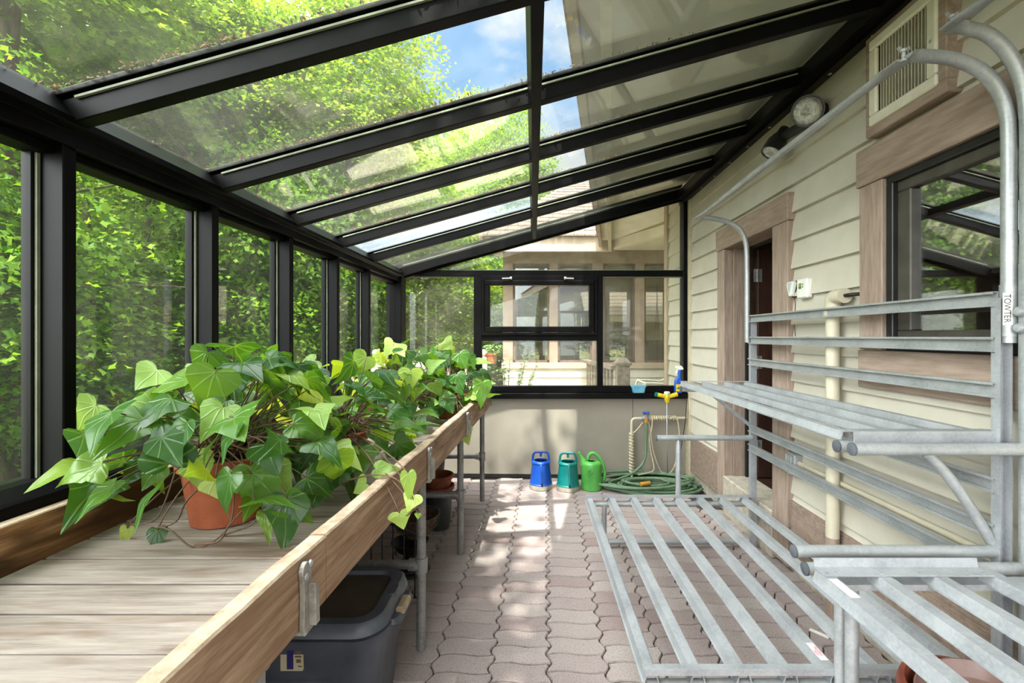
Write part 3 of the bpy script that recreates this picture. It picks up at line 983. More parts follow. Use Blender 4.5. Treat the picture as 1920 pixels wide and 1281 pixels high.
def build_small_wall_things():
    t = empty('thermostat', (1.53, 2.545, 1.66), 'white square thermostat with green screen on the cream siding', 'thermostat')
    m = MB().cbox(1.508, 1.545, 2.502, 2.60, 1.615, 1.725, .006)
    m.build('housing', M['white'], t, bevel=.003)
    MB().box(1.5068, 1.5085, 2.550, 2.577, 1.668, 1.70).build('screen', M['lcd'], t)
    d = MB()
    for z in (1.688, 1.674): d.box(1.5066, 1.5085, 2.534, 2.540, z, z + .008)
    d.box(1.5060, 1.507, 2.565, 2.573, 1.672, 1.679); d.box(1.5060, 1.507, 2.553, 2.560, 1.672, 1.677)
    d.build('button', M['ink'], t)
    s = empty('door_sensor', (1.52, 2.66, 1.66), 'small white tapered sensor beside the thermostat', 'sensor')
    m = MB().prism([(2.633, 1.722), (2.693, 1.722), (2.70, 1.705), (2.676, 1.635), (2.655, 1.635), (2.628, 1.705)], 'x', 1.505, 1.53)
    m.build('cover', M['white'], s, bevel=.006)
    MB().prism([(2.640, 1.716), (2.686, 1.716), (2.667, 1.645)], 'x', 1.502, 1.506).build('lens', simple('grey lens', srgb(190, 198, 200), None, .2), s, bevel=.003)
    p = MB().prism([(2.622, 1.725), (2.690, 1.725), (2.68, 1.63), (2.65, 1.63)], 'x', 1.53, 1.543)
    p.build('back_plate', M['void'], s)
    w = MB().tube([(1.536, 2.665, 1.633), (1.538, 2.662, 1.58), (1.536, 2.668, 1.48), (1.538, 2.662, 1.40)], .002, 6)
    w.build('wire', M['void'], s)
    # standpipe
    t = empty('standpipe', (1.485, 2.25, 0), 'cream plastic standpipe with elbow climbing the siding, brown at its foot', 'pipe')
    MB().tube([(1.485, 2.25, 0), (1.485, 2.25, .405)], .0305, 20).build('painted_foot', M['trim_v'], t, smooth='auto')
    MB().tube([(1.485, 2.25, .405), (1.485, 2.25, 1.53)], .030, 20).build('riser', M['pvc'], t, smooth='auto')
    e = MB().tube([(1.485, 2.25, 1.50), (1.485, 2.25, 1.54)] + arc((1.485, 2.215, 1.56), .035, 0, PI / 2, 8, 'yz')[1:] + [(1.485, 2.16, 1.595)], .036, 20)
    e.tube([(1.485, 2.25, 1.495), (1.485, 2.25, 1.525)], .039, 20)
    e.build('elbow', M['pvc'], t, smooth='auto')
    MB().tube([(1.485, 2.17, 1.595), (1.485, 2.14, 1.595), (1.50, 2.12, 1.597), (1.55, 2.10, 1.60)], .009, 10).build('feed_tube', M['iron'], t, smooth=True)
    # outlet
    t = empty('outlet_box', (1.53, 2.62, .66), 'grey weatherproof outlet box low on the siding beside the door', 'outlet')
    MB().cbox(1.488, 1.545, 2.585, 2.665, .595, .725, .006).build('box', M['galv'], t, bevel=.003)
    c = MB()
    for k in range(3): c.cbox(1.472, 1.490, 2.592 + .024 * k, 2.610 + .024 * k, .605, .715, .004)
    c.build('cover', M['galv_rail'], t)
    t = empty('conduit', (1.52, 1.6, .675), 'cream conduit running along the siding from the outlet box', 'conduit')
    MB().tube([(1.522, 2.59, .672), (1.522, 1.5, .674), (1.522, .3, .676)], .013, 12).build('tube', M['pvc'], t, smooth='auto')
    MB().tube([(1.522, 2.59, .672), (1.522, 2.545, .672)], .018, 12).build('connector', M['pvc'], t, smooth='auto')
build_small_wall_things()

# =====================================================================
# POTTING BENCH
# =====================================================================
def at(px, py, Y):
    """the point at depth Y that the photograph shows at a pixel"""
    return Vector(((px - 1000) * Y / FPX, Y, EYE - (py - 631) * Y / FPX))

def xf(y): return -0.50 + 0.036 * y            # outer face of the bench's front board
BT = 0.84                                       # plank surface
def build_bench():
    b = empty('potting_bench', (-.85, 1.8, 0), 'long weathered plank potting bench on grey pipe legs along the glass wall', 'bench')
    rng = random.Random(3)
    m = MB()
    y = -.55
    while y < 3.86:
        w = .113 + rng.uniform(-.003, .004)
        g = rng.uniform(.0055, .0085)
        dz = rng.uniform(-.002, .001)
        y1 = min(y + w - g, 3.90)
        x1 = xf(y) - .040
        m.cbox(-1.236, x1, y, y1, BT - .028, BT + dz, .003)
        y += w
    m.build('tabletop', M['plank'], b)
    # front board in two lengths, bleached on its upper edge
    def fboard(ya, yb, dz=0):
        z0, z1 = .812, .955 + dz
        xa, xb = xf(ya), xf(yb)
        m = MB()
        t = .038
        N = 24
        vs = []
        for i in range(N + 1):
            yy = ya + (yb - ya) * i / N
            xx = xf(yy)
            wob = .0022 * math.sin(yy * 9.0) + .0012 * math.sin(yy * 31)
            vs += [(xx - t, yy, z0), (xx, yy, z0), (xx, yy, z1 - .004 + wob), (xx - .004, yy, z1 + wob), (xx - t + .003, yy, z1 + wob), (xx - t, yy, z1 - .003 + wob)]
        fs = []
        for i in range(N):
            for k in range(6):
                k2 = (k + 1) % 6
                fs.append((i * 6 + k, i * 6 + k2, (i + 1) * 6 + k2, (i + 1) * 6 + k))
        fs += [tuple(range(6)), tuple(range(N * 6, N * 6 + 6))]
        m.add(vs, fs)
        o = m.build('front_board', M['board'], b)
        o.data.materials.append(M['board_end'])
        for p in o.data.polygons:
            if p.normal.z > .7: p.material_index = 1
        return o
    fboard(-.6, 1.012)
    fboard(1.015, 3.62, .002)
    MB().cbox(xf(3.62) - .045, xf(3.62) - .005, 3.625, 3.93, .80, .95, .003).build('end_board', M['board'], b)
    bk = MB().cbox(-1.272, -1.236, -.6, 2.1, BT - .03, .957, .003)
    bk.cbox(-1.272, -1.236, 2.104, 3.92, BT - .03, .955, .003)
    bb = bk.build('back_board', M['board_back'], b)
    bb.data.materials.append(M['board_end'])
    for p in bb.data.polygons:
        if p.normal.z > .7: p.material_index = 1
    # pipe legs with couplings and cross rails
    for y in (.88, 2.03, 2.92, 3.86):
        x = xf(y) - .075
        l = MB().tube([(x, y, 0), (x, y, BT - .03)], .0205, 18)
        lo = l.build('leg', M['pipe'], b, smooth='auto')
        c = MB().tube([(x, y, .345), (x, y, .412)], .028, 18)
        c.tube([(x - .055, y, .378), (x - .01, y, .378)], .027, 16)
        c.tube([(x - .03, y - .027, .378), (x - .03, y - .036, .378)], .007, 6)
        c.build('coupling', M['pipe'], lo, smooth='auto')
        MB().tube([(x, y, BT - .085), (x, y, BT - .03)], .029, 18).build('top_coupling', M['pipe'], lo, smooth='auto')
        l2 = MB().tube([(-1.19, y, 0), (-1.19, y, BT - .03)], .0205, 14)
        l2.build('leg', M['pipe'], b, smooth='auto')
        MB().tube([(-1.19, y, .378), (x - .03, y, .378)], .0195, 14).build('cross_rail', M['pipe'], b, smooth='auto')
        MB().cbox(-1.23, xf(y) - .04, y - .02, y + .02, BT - .066, BT - .029, .003).build('batten', M['board'], b)
    # cast brackets on the front board
    for y in (.915, 1.86, 2.72):
        x = xf(y)
        m = MB()
        prof = [(-.016, .10)] + [(-.016 + .034 * (1 - math.cos(a)) / 2 - .004, .10 + .030 * math.sin(a)) for a in [PI * k / 8 for k in range(1, 8)]] + [(.016, .098), (.020, .06), (.024, -.045), (.012, -.052), (-.012, -.052), (-.014, -.04), (-.012, .05)]
        pts = [(y + u, .845 + v * .78) for u, v in prof]
        m.prism(pts, 'x', x + .001, x + .012)
        m.prism([(y + .004, .90), (y + .02, .89), (y + .024, .812), (y + .006, .812)], 'x', x + .010, x + .026)
        m.cbox(x - .09, x + .014, y - .013, y + .024, .800, .811, .003)
        o = m.build('bracket', M['bracket'], b, bevel=.003)
        for u, v in ((-.006, .918), (.012, .936)):
            MB().lathe([(.0075, 0), (.007, .004), (.003, .006)], (x + .010, y + u, v), 12, ax=(1, 0, 0)).build('bolt', M['galv'], o, smooth='auto')
build_bench()

# =====================================================================
# IVY
# =====================================================================
HALF = [  # half outline of an ivy leaf (across, along), from stalk notch to tip
    (0.00, 0.00), (0.10, -0.105), (0.25, -0.15), (0.40, -0.10), (0.50, 0.03), (0.50, 0.17),
    (0.40, 0.33), (0.31, 0.46), (0.22, 0.63), (0.11, 0.83), (0.0, 1.0)]
HALF_LOBED = [
    (0.00, 0.00), (0.10, -0.10), (0.26, -0.15), (0.44, -0.13), (0.60, -0.02), (0.52, 0.13),
    (0.40, 0.24), (0.36, 0.36), (0.27, 0.50), (0.12, 0.78), (0.0, 1.0)]
RIB = [0.0, 0.03, 0.06, 0.10, 0.16, 0.23, 0.36, 0.48, 0.64, 0.83, 1.0]
def add_leaf(mb, base, tip_dir, normal, L, W, rng, droop=.25, fold=.18, lobed=False):
    t = Vector(tip_dir).normalized()
    n = Vector(normal)
    n = (n - t * n.dot(t))
    n = n.normalized() if n.length > 1e-4 else t.orthogonal().normalized()
    s = t.cross(n).normalized()
    H = HALF_LOBED if lobed else HALF
    b0 = len(mb.v)
    wv = rng.uniform(0, 6.28); amp = rng.uniform(.015, .055)
    def put(x, y):
        z = -droop * y * y + fold * abs(x) - .35 * fold * 4 * x * x + amp * math.sin(wv + 9 * y + 5 * x)
        p = Vector(base) + s * (x * W) + t * (y * L) + n * (z * L)
        mb.v.append(tuple(p)); mb.uv.append((x, y))
    for i in range(len(H)):
        put(0.0, RIB[i])
    nr = len(H)
    idx = {}
    for sg in (1, -1):
        for i in range(1, nr - 1):
            hx, hy = H[i]
            put(sg * hx * .52, RIB[i] * .45 + hy * .55); idx[(sg, i, 1)] = len(mb.v) - 1
            put(sg * hx, hy); idx[(sg, i, 2)] = len(mb.v) - 1
    for sg in (1, -1):
        for i in range(nr - 1):
            r0, r1 = b0 + i, b0 + i + 1
            m0, m1 = idx.get((sg, i, 1), r0), idx.get((sg, i + 1, 1), r1)
            o0, o1 = idx.get((sg, i, 2), m0), idx.get((sg, i + 1, 2), m1)
            for q in ((r0, r1, m1, m0), (m0, m1, o1, o0)):
                q2 = []
                for k in q:
                    if k not in q2: q2.append(k)
                if len(q2) >= 3: mb.f.append(tuple(q2 if sg > 0 else q2[::-1]))

def pot_mesh(c, h, r0, r1, rim=.035, n=40):
    """tapered clay pot with a thicker rim; hollow"""
    prof = [(r0 * .9, 0), (r0, .004), (r0 + (r1 - .008 - r0) * (h - rim) / h, h - rim), (r1, h - rim + .003), (r1 + .002, h - .004), (r1 - .002, h),
            (r1 - .012, h), (r1 - .014, h - .03), (r0 * .9, .02), (0, .02)]
    return MB().lathe(prof, c, n)

def ivy(root_name, label, cat, pot_c, pot_h, r0, r1, R, H, nleaf, size, seed, heroes=(), group=None, skip=None, pale=(), centre=None, strands=()):
    rng = random.Random(seed)
    c = Vector(pot_c)
    t = empty(root_name, pot_c, label, cat, group)
    p = pot_mesh(c, pot_h, r0, r1).build('pot', M['terra'], t, smooth='auto')
    # dry roots and soil standing a little over the rim
    top = c + Vector((0, 0, pot_h))
    sm = MB().lathe([(r1 - .016, -.022), (r1 * .6, -.008), (0, .004)], top, 24)
    sm.build('soil', M['soil'], t, smooth=True)
    dm = MB()
    for k in range(55):
        a = rng.uniform(0, 2 * PI); rr = rng.uniform(.2, 1.05) * r1
        p0 = top + Vector((math.cos(a) * rr * .9, math.sin(a) * rr * .9, -.01))
        a2 = a + rng.uniform(-1.6, 1.6)
        p1 = top + Vector((math.cos(a2) * r1 * rng.uniform(.5, 1.1), math.sin(a2) * r1 * rng.uniform(.5, 1.1), rng.uniform(.0, .03)))
        mid = (p0 + p1) / 2 + Vector((0, 0, rng.uniform(.01, .05)))
        dm.tube([p0, (p0 + mid) / 2 + Vector((0, 0, .008)), mid, p1], rng.uniform(.0012, .0026), 5)
    dm.build('dry_stems', M['straw'], t, smooth=True)
    st, lf, lp = MB(), MB(), MB()
    cen = top if centre is None else Vector(centre)
    floor_z = BT + .012
    tries = 0; placed = []
    while len(placed) < nleaf and tries < nleaf * 40:
        tries += 1
        a = rng.uniform(0, 2 * PI)
        el = math.asin(rng.uniform(-.55, 1.0))
        rr = rng.uniform(.50, 1.0) ** .6
        d = Vector((math.cos(a) * math.cos(el), math.sin(a) * math.cos(el), math.sin(el)))
        q = cen + Vector((d.x * R[0], d.y * R[1], d.z * (H if d.z > 0 else pot_h * .95))) * rr
        if q.z < floor_z + .03 or q.x < -1.27: continue
        if skip and skip(q): continue
        if any((q - o).length < size * .42 for o in placed): continue
        L = size * rng.uniform(.7, 1.12)
        out = Vector((d.x, d.y, 0))
        out = out.normalized() if out.length > .05 else Vector((rng.uniform(-1, 1), rng.uniform(-1, 1), 0)).normalized()
        tip = out * rng.uniform(.2, 1.0) + Vector((rng.uniform(-.8, .8), rng.uniform(-.8, .8), rng.uniform(-.9, .35)))
        nor = out * .4 + Vector((rng.uniform(-.9, .9), rng.uniform(-1.0, .6), rng.uniform(.3, 1.2)))
        if q.z + tip.normalized().z * L < floor_z: tip.z = -.1
        if q.x + tip.normalized().x * L < -1.25: continue
        placed.append(q)
        tgt = lp if rng.random() < .15 else lf
        add_leaf(tgt, q, tip, nor, L, L * rng.uniform(.82, 1.0), rng, rng.uniform(.1, .6), rng.uniform(-.05, .45), rng.random() < .3)
        s0 = top + Vector((rng.uniform(-.5, .5) * r1, rng.uniform(-.5, .5) * r1, -.01))
        mid = s0.lerp(q, .5) + Vector((rng.uniform(-.04, .04), rng.uniform(-.04, .04), .05 + .05 * rng.random()))
        st.tube(bez(s0, s0.lerp(mid, .5) + Vector((0, 0, .04)), q.lerp(mid, .35), q, 7), [.0026, .0026, .0025, .0023, .0021, .0019, .0017, .0015], 6)
    for h in heroes:
        (bx, by), (tx, ty), Y, w = h[:4]
        dy = h[4] if len(h) > 4 else -.03
        pal = h[5] if len(h) > 5 else False
        lob = h[6] if len(h) > 6 else False
        q, e = at(bx, by, Y), at(tx, ty, Y + dy)
        L = (e - q).length
        W = w * Y / FPX
        nn = Vector((-q.x * .35, -1.0, .75))
        q2 = q + (e - q) * .1
        add_leaf(lp if pal else lf, q2, e - q2, nn, L * .9, W, rng, .10, .14, lob)
        s0 = top + Vector((rng.uniform(-.4, .4) * r1, rng.uniform(-.6, .3) * r1, -.005))
        mid = s0.lerp(q2, .5) + Vector((0, -.02, .05))
        st.tube(bez(s0, s0.lerp(mid, .6) + Vector((0, 0, .05)), q2.lerp(mid, .3) + Vector((0, 0, .03)), q2, 9), .0021, 6)
    for pts in strands:
        st.tube(spline([at(*p) for p in pts], 6), .0023, 6)
    st.build('stems', M['stem'], t, smooth=True)
    lf.build('foliage', M['ivy'], t, smooth=True)
    if lp.v: lp.build('young_foliage', M['ivy_pale'], t, smooth=True)
    return t

def skip_front(q):
    # keep the face of the pot open towards the aisle
    return q.z < 1.03 and q.y < 1.42 and -1.12 < q.x < -.78
ivy('potted_ivy', 'large glossy ivy in a terracotta pot, nearest plant on the bench', 'plant', (-.945, 1.40, BT), .20, .094, .130, (.37, .34), .34, 112, .125, 11,
    heroes=[((403, 893), (421, 940), 1.22, 60, -.03, True), ((470, 868), (481, 942), 1.24, 68), ((540, 925), (530, 1040), 1.22, 80),
            ((240, 985), (227, 1042), 1.25, 24, .0, True), ((296, 988), (292, 1046), 1.24, 34), ((495, 955), (506, 1024), 1.23, 28),
            ((365, 860), (383, 925), 1.24, 56, -.03, True), ((268, 860), (232, 912), 1.35, 60), ((300, 870), (262, 922), 1.30, 52),
            ((497, 828), (522, 893), 1.26, 72), ((372, 838), (345, 890), 1.28, 66, -.03, True), ((305, 770), (380, 790), 1.3, 60),
            ((430, 745), (360, 805), 1.28, 62), ((300, 690), (250, 730), 1.32, 74, -.05, True), ((385, 700), (345, 735), 1.30, 80)],
    skip=skip_front, strands=[[(390, 900, 1.27), (350, 940, 1.25), (330, 978, 1.24), (290, 992, 1.24)], [(440, 900, 1.26), (430, 985, 1.22), (370, 1028, 1.20), (320, 995, 1.21), (296, 988, 1.24)],
             [(480, 930, 1.24), (430, 985, 1.21), (410, 1015, 1.2), (365, 1022, 1.2)], [(495, 955, 1.23), (470, 985, 1.22), (420, 1005, 1.21), (500, 1000, 1.22)], [(330, 880, 1.28), (310, 940, 1.27), (290, 975, 1.26), (245, 985, 1.25)]])
ivy('potted_ivy', 'spreading ivy behind the nearest one, trailing over the bench front', 'plant', (-.80, 1.88, BT), .17, .085, .115, (.34, .32), .34, 92, .120, 23,
    heroes=[((628, 788), (633, 850), 1.62, 50), ((672, 838), (676, 900), 1.56, 72), ((560, 790), (610, 860), 1.55, 66), ((600, 835), (560, 880), 1.5, 60),
            ((560, 720), (600, 790), 1.6, 50, 0, True), ((700, 880), (752, 878), 1.42, 34, 0, True), ((690, 905), (660, 925), 1.40, 44, 0, True),
            ((765, 882), (768, 948), 1.30, 30, -.01, True), ((778, 925), (762, 962), 1.30, 40, -.01, True), ((748, 958), (757, 994), 1.30, 44, -.01, True), ((784, 962), (783, 975), 1.30, 13, 0, True),
            ((640, 880), (610, 925), 1.45, 50), ((600, 905), (585, 955), 1.4, 56), ((655, 860), (640, 905), 1.48, 46)],
    strands=[[(640, 905, 1.42), (690, 892, 1.36), (735, 895, 1.31), (765, 920, 1.30), (783, 950, 1.30), (797, 966, 1.30)], [(783, 950, 1.30), (765, 965, 1.30), (745, 975, 1.31)]])
ivy('potted_ivy', 'ivy by the glass corner with a tall pale green top shoot', 'plant', (-.84, 2.78, BT), .16, .08, .11, (.33, .30), .36, 95, .115, 31,
    heroes=[((770, 690), (768, 735), 2.5, 46, 0, True), ((745, 790), (740, 822), 2.45, 40, 0, True), ((700, 790), (708, 818), 2.4, 34), ((775, 790), (800, 815), 2.4, 46), ((740, 720), (757, 755), 2.5, 42),
            ((740, 642), (718, 668), 2.75, 40, 0, True), ((760, 655), (752, 690), 2.7, 44), ((695, 700), (672, 728), 2.6, 48), ((722, 762), (745, 775), 2.4, 40, 0, True)])
ivy('potted_ivy', 'ivy at the far end of the bench with a leaf hanging over the front board', 'plant', (-.60, 3.16, BT), .16, .08, .11, (.30, .27), .36, 82, .115, 47,
    heroes=[((905, 712), (901, 768), 2.85, 36), ((868, 806), (880, 836), 2.72, 34, 0, True, True), ((860, 660), (875, 692), 2.9, 36), ((825, 662), (832, 690), 2.9, 34), ((812, 715), (828, 745), 2.75, 36, 0, True), ((855, 700), (870, 730), 2.8, 34), ((835, 745), (850, 775), 2.7, 36), ((830, 640), (850, 655), 2.95, 40, 0, True)],
    strands=[[(860, 752, 2.78), (872, 770, 2.74), (882, 790, 2.73), (868, 806, 2.72)], [(856, 752, 2.78), (862, 790, 2.74), (866, 808, 2.72)]])

def build_spider():
    rng = random.Random(77)
    c = Vector((-.50, 3.62, BT))
    t = empty('strap_leaf_plant', c, 'small strap leaved plant in a clay pot at the bench end', 'plant')
    pot_mesh(c, .11, .05, .07, .02).build('pot', M['terra'], t, smooth='auto')
    MB().lathe([(.06, .09), (0, .098)], c, 16).build('soil', M['soil'], t)
    f = MB()
    for k in range(24):
        a = rng.uniform(0, 2 * PI); l = rng.uniform(.14, .28); w = rng.uniform(.007, .012)
        d = Vector((math.cos(a), math.sin(a), 0)); s = Vector((-d.y, d.x, 0))
        p0 = c + Vector((0, 0, .10)); up = rng.uniform(.5, 1.5)
        vs, fs = [], []
        for i in range(8):
            u = i / 7
            p = p0 + d * (l * u * .7) + Vector((0, 0, l * (up * u - up * .95 * u * u)))
            ww = w * (1 - u ** 2.2) + .0006
            vs += [p - s * ww, p + Vector((0, 0, -ww * .4)), p + s * ww]
        for i in range(7):
            fs += [(i * 3, i * 3 + 1, i * 3 + 4, i * 3 + 3), (i * 3 + 1, i * 3 + 2, i * 3 + 5, i * 3 + 4)]
        f.add(vs, fs)
    f.build('foliage', M['spider'], t, smooth=True)
build_spider()

# =====================================================================
# UNDER THE BENCH
# =====================================================================
def rrect(cx, cy, w, d, r, z, n=8):
    out = []
    for qx, qy, a0 in ((1, 1, 0), (-1, 1, PI / 2), (-1, -1, PI), (1, -1, 1.5 * PI)):
        for k in range(n + 1):
            a = a0 + PI / 2 * k / n
            out.append((cx + qx * (w / 2 - r) + r * math.cos(a), cy + qy * (d / 2 - r) + r * math.sin(a), z))
    return out
def loft(mb, loops, cap0=True, cap1=True):
    n = len(loops[0])
    vs = [p for l in loops for p in l]
    fs = []
    for i in range(len(loops) - 1):
        fs += [(i * n + k, i * n + (k + 1) % n, (i + 1) * n + (k + 1) % n, (i + 1) * n + k) for k in range(n)]
    if cap0: fs.append(tuple(range(n))[::-1])
    if cap1: fs.append(tuple(range((len(loops) - 1) * n, len(loops) * n)))
    return mb.add(vs, fs)

def build_tote():
    cx, cy, w, d = -.835, 1.735, .66, .43
    t = empty('storage_tote', (cx, cy, 0), 'slate grey lidded storage tote under the bench with beige latch', 'tote')
    b = MB()
    loft(b, [rrect(cx, cy, w - .13, d - .10, .06, 0), rrect(cx, cy, w - .125, d - .095, .065, .012), rrect(cx, cy, w - .06, d - .045, .085, .30), rrect(cx, cy, w - .055, d - .04, .085, .345),
             rrect(cx, cy, w - .02, d - .012, .10, .35), rrect(cx, cy, w - .012, d - .006, .10, .372), rrect(cx, cy, w - .03, d - .03, .09, .376)])
    b.build('body', M['tote'], t, smooth='auto')
    pn = MB(); loft(pn, [rrect(cx - .03, cy - .178, .34, .016, .006, .10), rrect(cx - .03, cy - .183, .34, .016, .006, .225), rrect(cx - .03, cy - .176, .33, .012, .005, .235)])
    pn.build('front_panel', M['tote'], t, smooth='auto')
    l = MB()
    loft(l, [rrect(cx, cy, w - .035, d - .02, .095, .377), rrect(cx, cy, w - .02, d - .01, .10, .380), rrect(cx, cy, w - .035, d - .025, .095, .408), rrect(cx, cy, w - .06, d - .05, .085, .42),
             rrect(cx, cy, w - .135, d - .115, .06, .421), rrect(cx, cy, w - .145, d - .125, .055, .405)], True, True)
    lo = l.build('lid', M['tote_lid'], t, smooth='auto')
    q = MB(); loft(q, [rrect(cx, cy, w - .146, d - .126, .054, .4052), rrect(cx, cy, w - .146, d - .126, .054, .407)])
    q.build('recess', M['tote_dirt'], lo)
    hx = cx + w / 2
    h = MB()
    loft(h, [rrect(hx - .012, cy, .07, .20, .03, .352), rrect(hx - .012, cy, .075, .205, .03, .360), rrect(hx - .018, cy, .06, .19, .028, .376)])
    h.build('handle', M['tote'], t, smooth='auto')
    k = MB().cbox(hx - .012, hx + .028, cy - .052, cy + .045, .362, .392, .008)
    k.build('latch', M['latch'], t, bevel=.004)
    g = MB(); loft(g, [rrect(hx - .035, cy + .02, .035, .08, .016, .409), rrect(hx - .038, cy + .02, .03, .07, .014, .4225)])
    g.build('lid_grip', M['tote'], lo, smooth='auto')
    s = MB(); fy = cy - d / 2 + .0195
    yf = fy + .0005
    s.prism([(-.86, .262), (-.785, .262), (-.782, .268), (-.782, .348), (-.786, .353), (-.86, .353)], 'y', fy + .002, fy + .012)
    so = s.build('label', M['paper'], t)
    MB().box(-.838, -.816, fy + .0012, fy + .006, .268, .350).build('print_block', M['purple'], so)
    pr = MB()
    for z0, z1, xa, xb in ((.334, .342, -.81, -.79), (.322, .330, -.81, -.788), (.308, .314, -.811, -.788), (.290, .302, -.806, -.79), (.276, .280, -.80, -.787)):
        pr.box(xa, xb, fy + .0012, fy + .006, z0, z1)
    pr.build('print_lines', M['brownprint'], so)
build_tote()

def build_under():
    # dark bucket with clay pots on top
    c = Vector((-.70, 3.33, 0))
    t = empty('plastic_bucket', c, 'dark green plastic plant pot on the floor under the terracotta stack', 'pot')
    MB().lathe([(.078, 0), (.082, .004), (.104, .235), (.112, .237), (.113, .25), (.106, .25), (.085, .01), (0, .008)], c, 32).build('body', M['darkpot'], t, smooth='auto')
    z = .245
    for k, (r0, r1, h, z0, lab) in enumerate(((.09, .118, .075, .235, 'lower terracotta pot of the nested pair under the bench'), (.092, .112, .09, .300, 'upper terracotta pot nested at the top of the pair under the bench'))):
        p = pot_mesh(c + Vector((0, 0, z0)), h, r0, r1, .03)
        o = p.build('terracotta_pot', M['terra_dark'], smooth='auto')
        o['label'] = lab; o['category'] = 'pot'
    # black pots stacked behind
    c2 = Vector((-.78, 3.62, 0))
    for k in range(3):
        pm = pot_mesh(c2 + Vector((0, 0, .13 * k)), .19, .06, .085, .03, 28)
        o = pm.build('nursery_pot', M['darkpot'], smooth='auto')
        tag(o, 'small black nursery pot in the stack behind the terracotta pots', 'pot', 'black nursery pots stacked under the bench')
    # wire hanging basket
    c = Vector((-.70, 2.72, .335))
    t = empty('wire_basket', c + Vector((0, 0, -.16)), 'brown wire hanging basket hemisphere under the bench beside the dark pot', 'basket')
    R = .135
    m = MB()
    for k in range(14):
        a = 2 * PI * k / 14
        m.tube([c + Vector((R * math.cos(a) * math.cos(b), R * math.sin(a) * math.cos(b), -R * 1.05 * math.sin(b))) for b in [PI / 2 * i / 9 for i in range(10)]], .0022, 5)
    for b in (0.0, .45, .85):
        m.tube([c + Vector((R * math.cos(b) * math.cos(a), R * math.cos(b) * math.sin(a), -R * 1.05 * math.sin(b))) for a in [2 * PI * k / 28 for k in range(28)]], .0028 if b else .004, 6, closed=True)
    m.build('wire_frame', M['rustwire'], t, smooth=True)
    l = MB().lathe([(.02, -.135), (.07, -.115), (.115, -.06), (.128, -.005), (.122, -.005), (.06, -.10), (0, -.12)], c, 24)
    l.build('coir_liner', M['soil'], t, smooth=True)
    # black urn
    c = Vector((-.74, 2.72, 0))
    t = empty('black_urn', c, 'black pedestal urn standing on the pavers under the basket', 'urn')
    MB().lathe([(.115, 0), (.12, .006), (.118, .016), (.10, .026), (.098, .032), (.05, .045), (.036, .075), (.04, .10), (.075, .125), (.105, .165), (.11, .175), (.104, .175), (.07, .135), (0, .125)], c, 36).build('body', M['iron'], t, smooth='auto')
    # scroll topped iron edging
    Y = 2.22
    def A(px, py): return at(px, py, Y)
    ox = -.74
    t = empty('garden_edging', (ox, Y, 0), 'black iron scroll topped garden edging standing behind the grey tote', 'edging')
    m = MB()
    top = [(ox - .21 + .42 * i / 24, Y, .40 + .085 * math.sin(PI * i / 24)) for i in range(25)]
    m.tube(top, .005, 8)
    m.tube([(ox - .21, Y, 0), (ox - .21, Y, .40)], .005, 8)
    m.tube([(ox + .21, Y, 0), (ox + .21, Y, .40)], .005, 8)
    m.tube([(ox - .21, Y, .12), (ox + .21, Y, .12)], .004, 8)
    m.build('frame', M['iron'], t, smooth=True)
    for k in range(7):
        x = ox - .16 + .32 * k / 6
        zt = .40 + .085 * math.sin(PI * (x - ox + .21) / .42)
        MB().tube([(x, Y, .12), (x, Y, zt)], .0035, 6).build('bar', M['iron'], t, smooth=True)
    s = MB()
    for sg in (-1, 1):
        pts = [(ox, Y, .565), (ox + sg * .02, Y, .545), (ox + sg * .05, Y, .505)]
        cc = (ox + sg * .085, Y, .52)
        for k in range(15):
            a = (PI + .6 + k * .42) if sg > 0 else (-.6 - k * .42)
            r = .030 * (1 - k / 20)
            pts.append((cc[0] + r * math.cos(a), Y, cc[2] + r * math.sin(a)))
        s.tube(spline(pts, 3), .0045, 7)
    s.build('scroll', M['iron'], t, smooth=True)
build_under()

# =====================================================================
# SHELVING RACKS
# =====================================================================
def slat_prof(w=.040, h=.027, t=.003):
    """inverted channel with sloping sides"""
    a, b = w / 2, w / 2 * .72
    e = .007; k = t * .7
    return [(-a - e, -h), (-a + t * .6, -h), (-b + t, -t), (b - t, -t), (a - t * .6, -h), (a + e, -h), (a + e, -h + k), (a + .001, -h + k), (b, 0), (-b, 0), (-a - .001, -h + k), (-a - e, -h + k)]
def rail_prof(h=.047, d=.020, t=.0025):
    """channel lying open towards the room: side axis is towards the wall"""
    k = .008
    return [(0, -h / 2), (0, -h / 2 + k), (t, -h / 2 + k), (t, -h / 2 + t), (d - t, -h / 2 + t), (d - t, h / 2 - t), (t, h / 2 - t), (t, h / 2 - k), (0, h / 2 - k), (0, h / 2), (d, h / 2), (d, -h / 2)]
XU = 1.462
def pipe_arm(t, x0, x1, y, z, r=.0185):
    o = MB().tube([(x0, y, z), (x1, y, z)], r, 18).build('arm', M['galv_rail'], t, smooth='auto')
    MB().lathe([(r + .0012, 0), (r + .0012, .006), (r * .7, .009), (0, .0095)], (x0 + .004, y, z), 18, ax=(-1, 0, 0)).build('end_cap', M['cap'], o, smooth='auto')
    return o
def flat_end_bar(t, pts, r, name, flat_first=False, flat_last=False):
    n = len(pts)
    fl = [1.0] * n
    if flat_last: fl[-1] = .28; fl[-2] = .34; fl[-3] = .7
    if flat_first: fl[0] = .28; fl[1] = .34; fl[2] = .7
    return MB().tube(pts, r, 16, flat=fl).build(name, M['galv_rail'], t, smooth='auto')
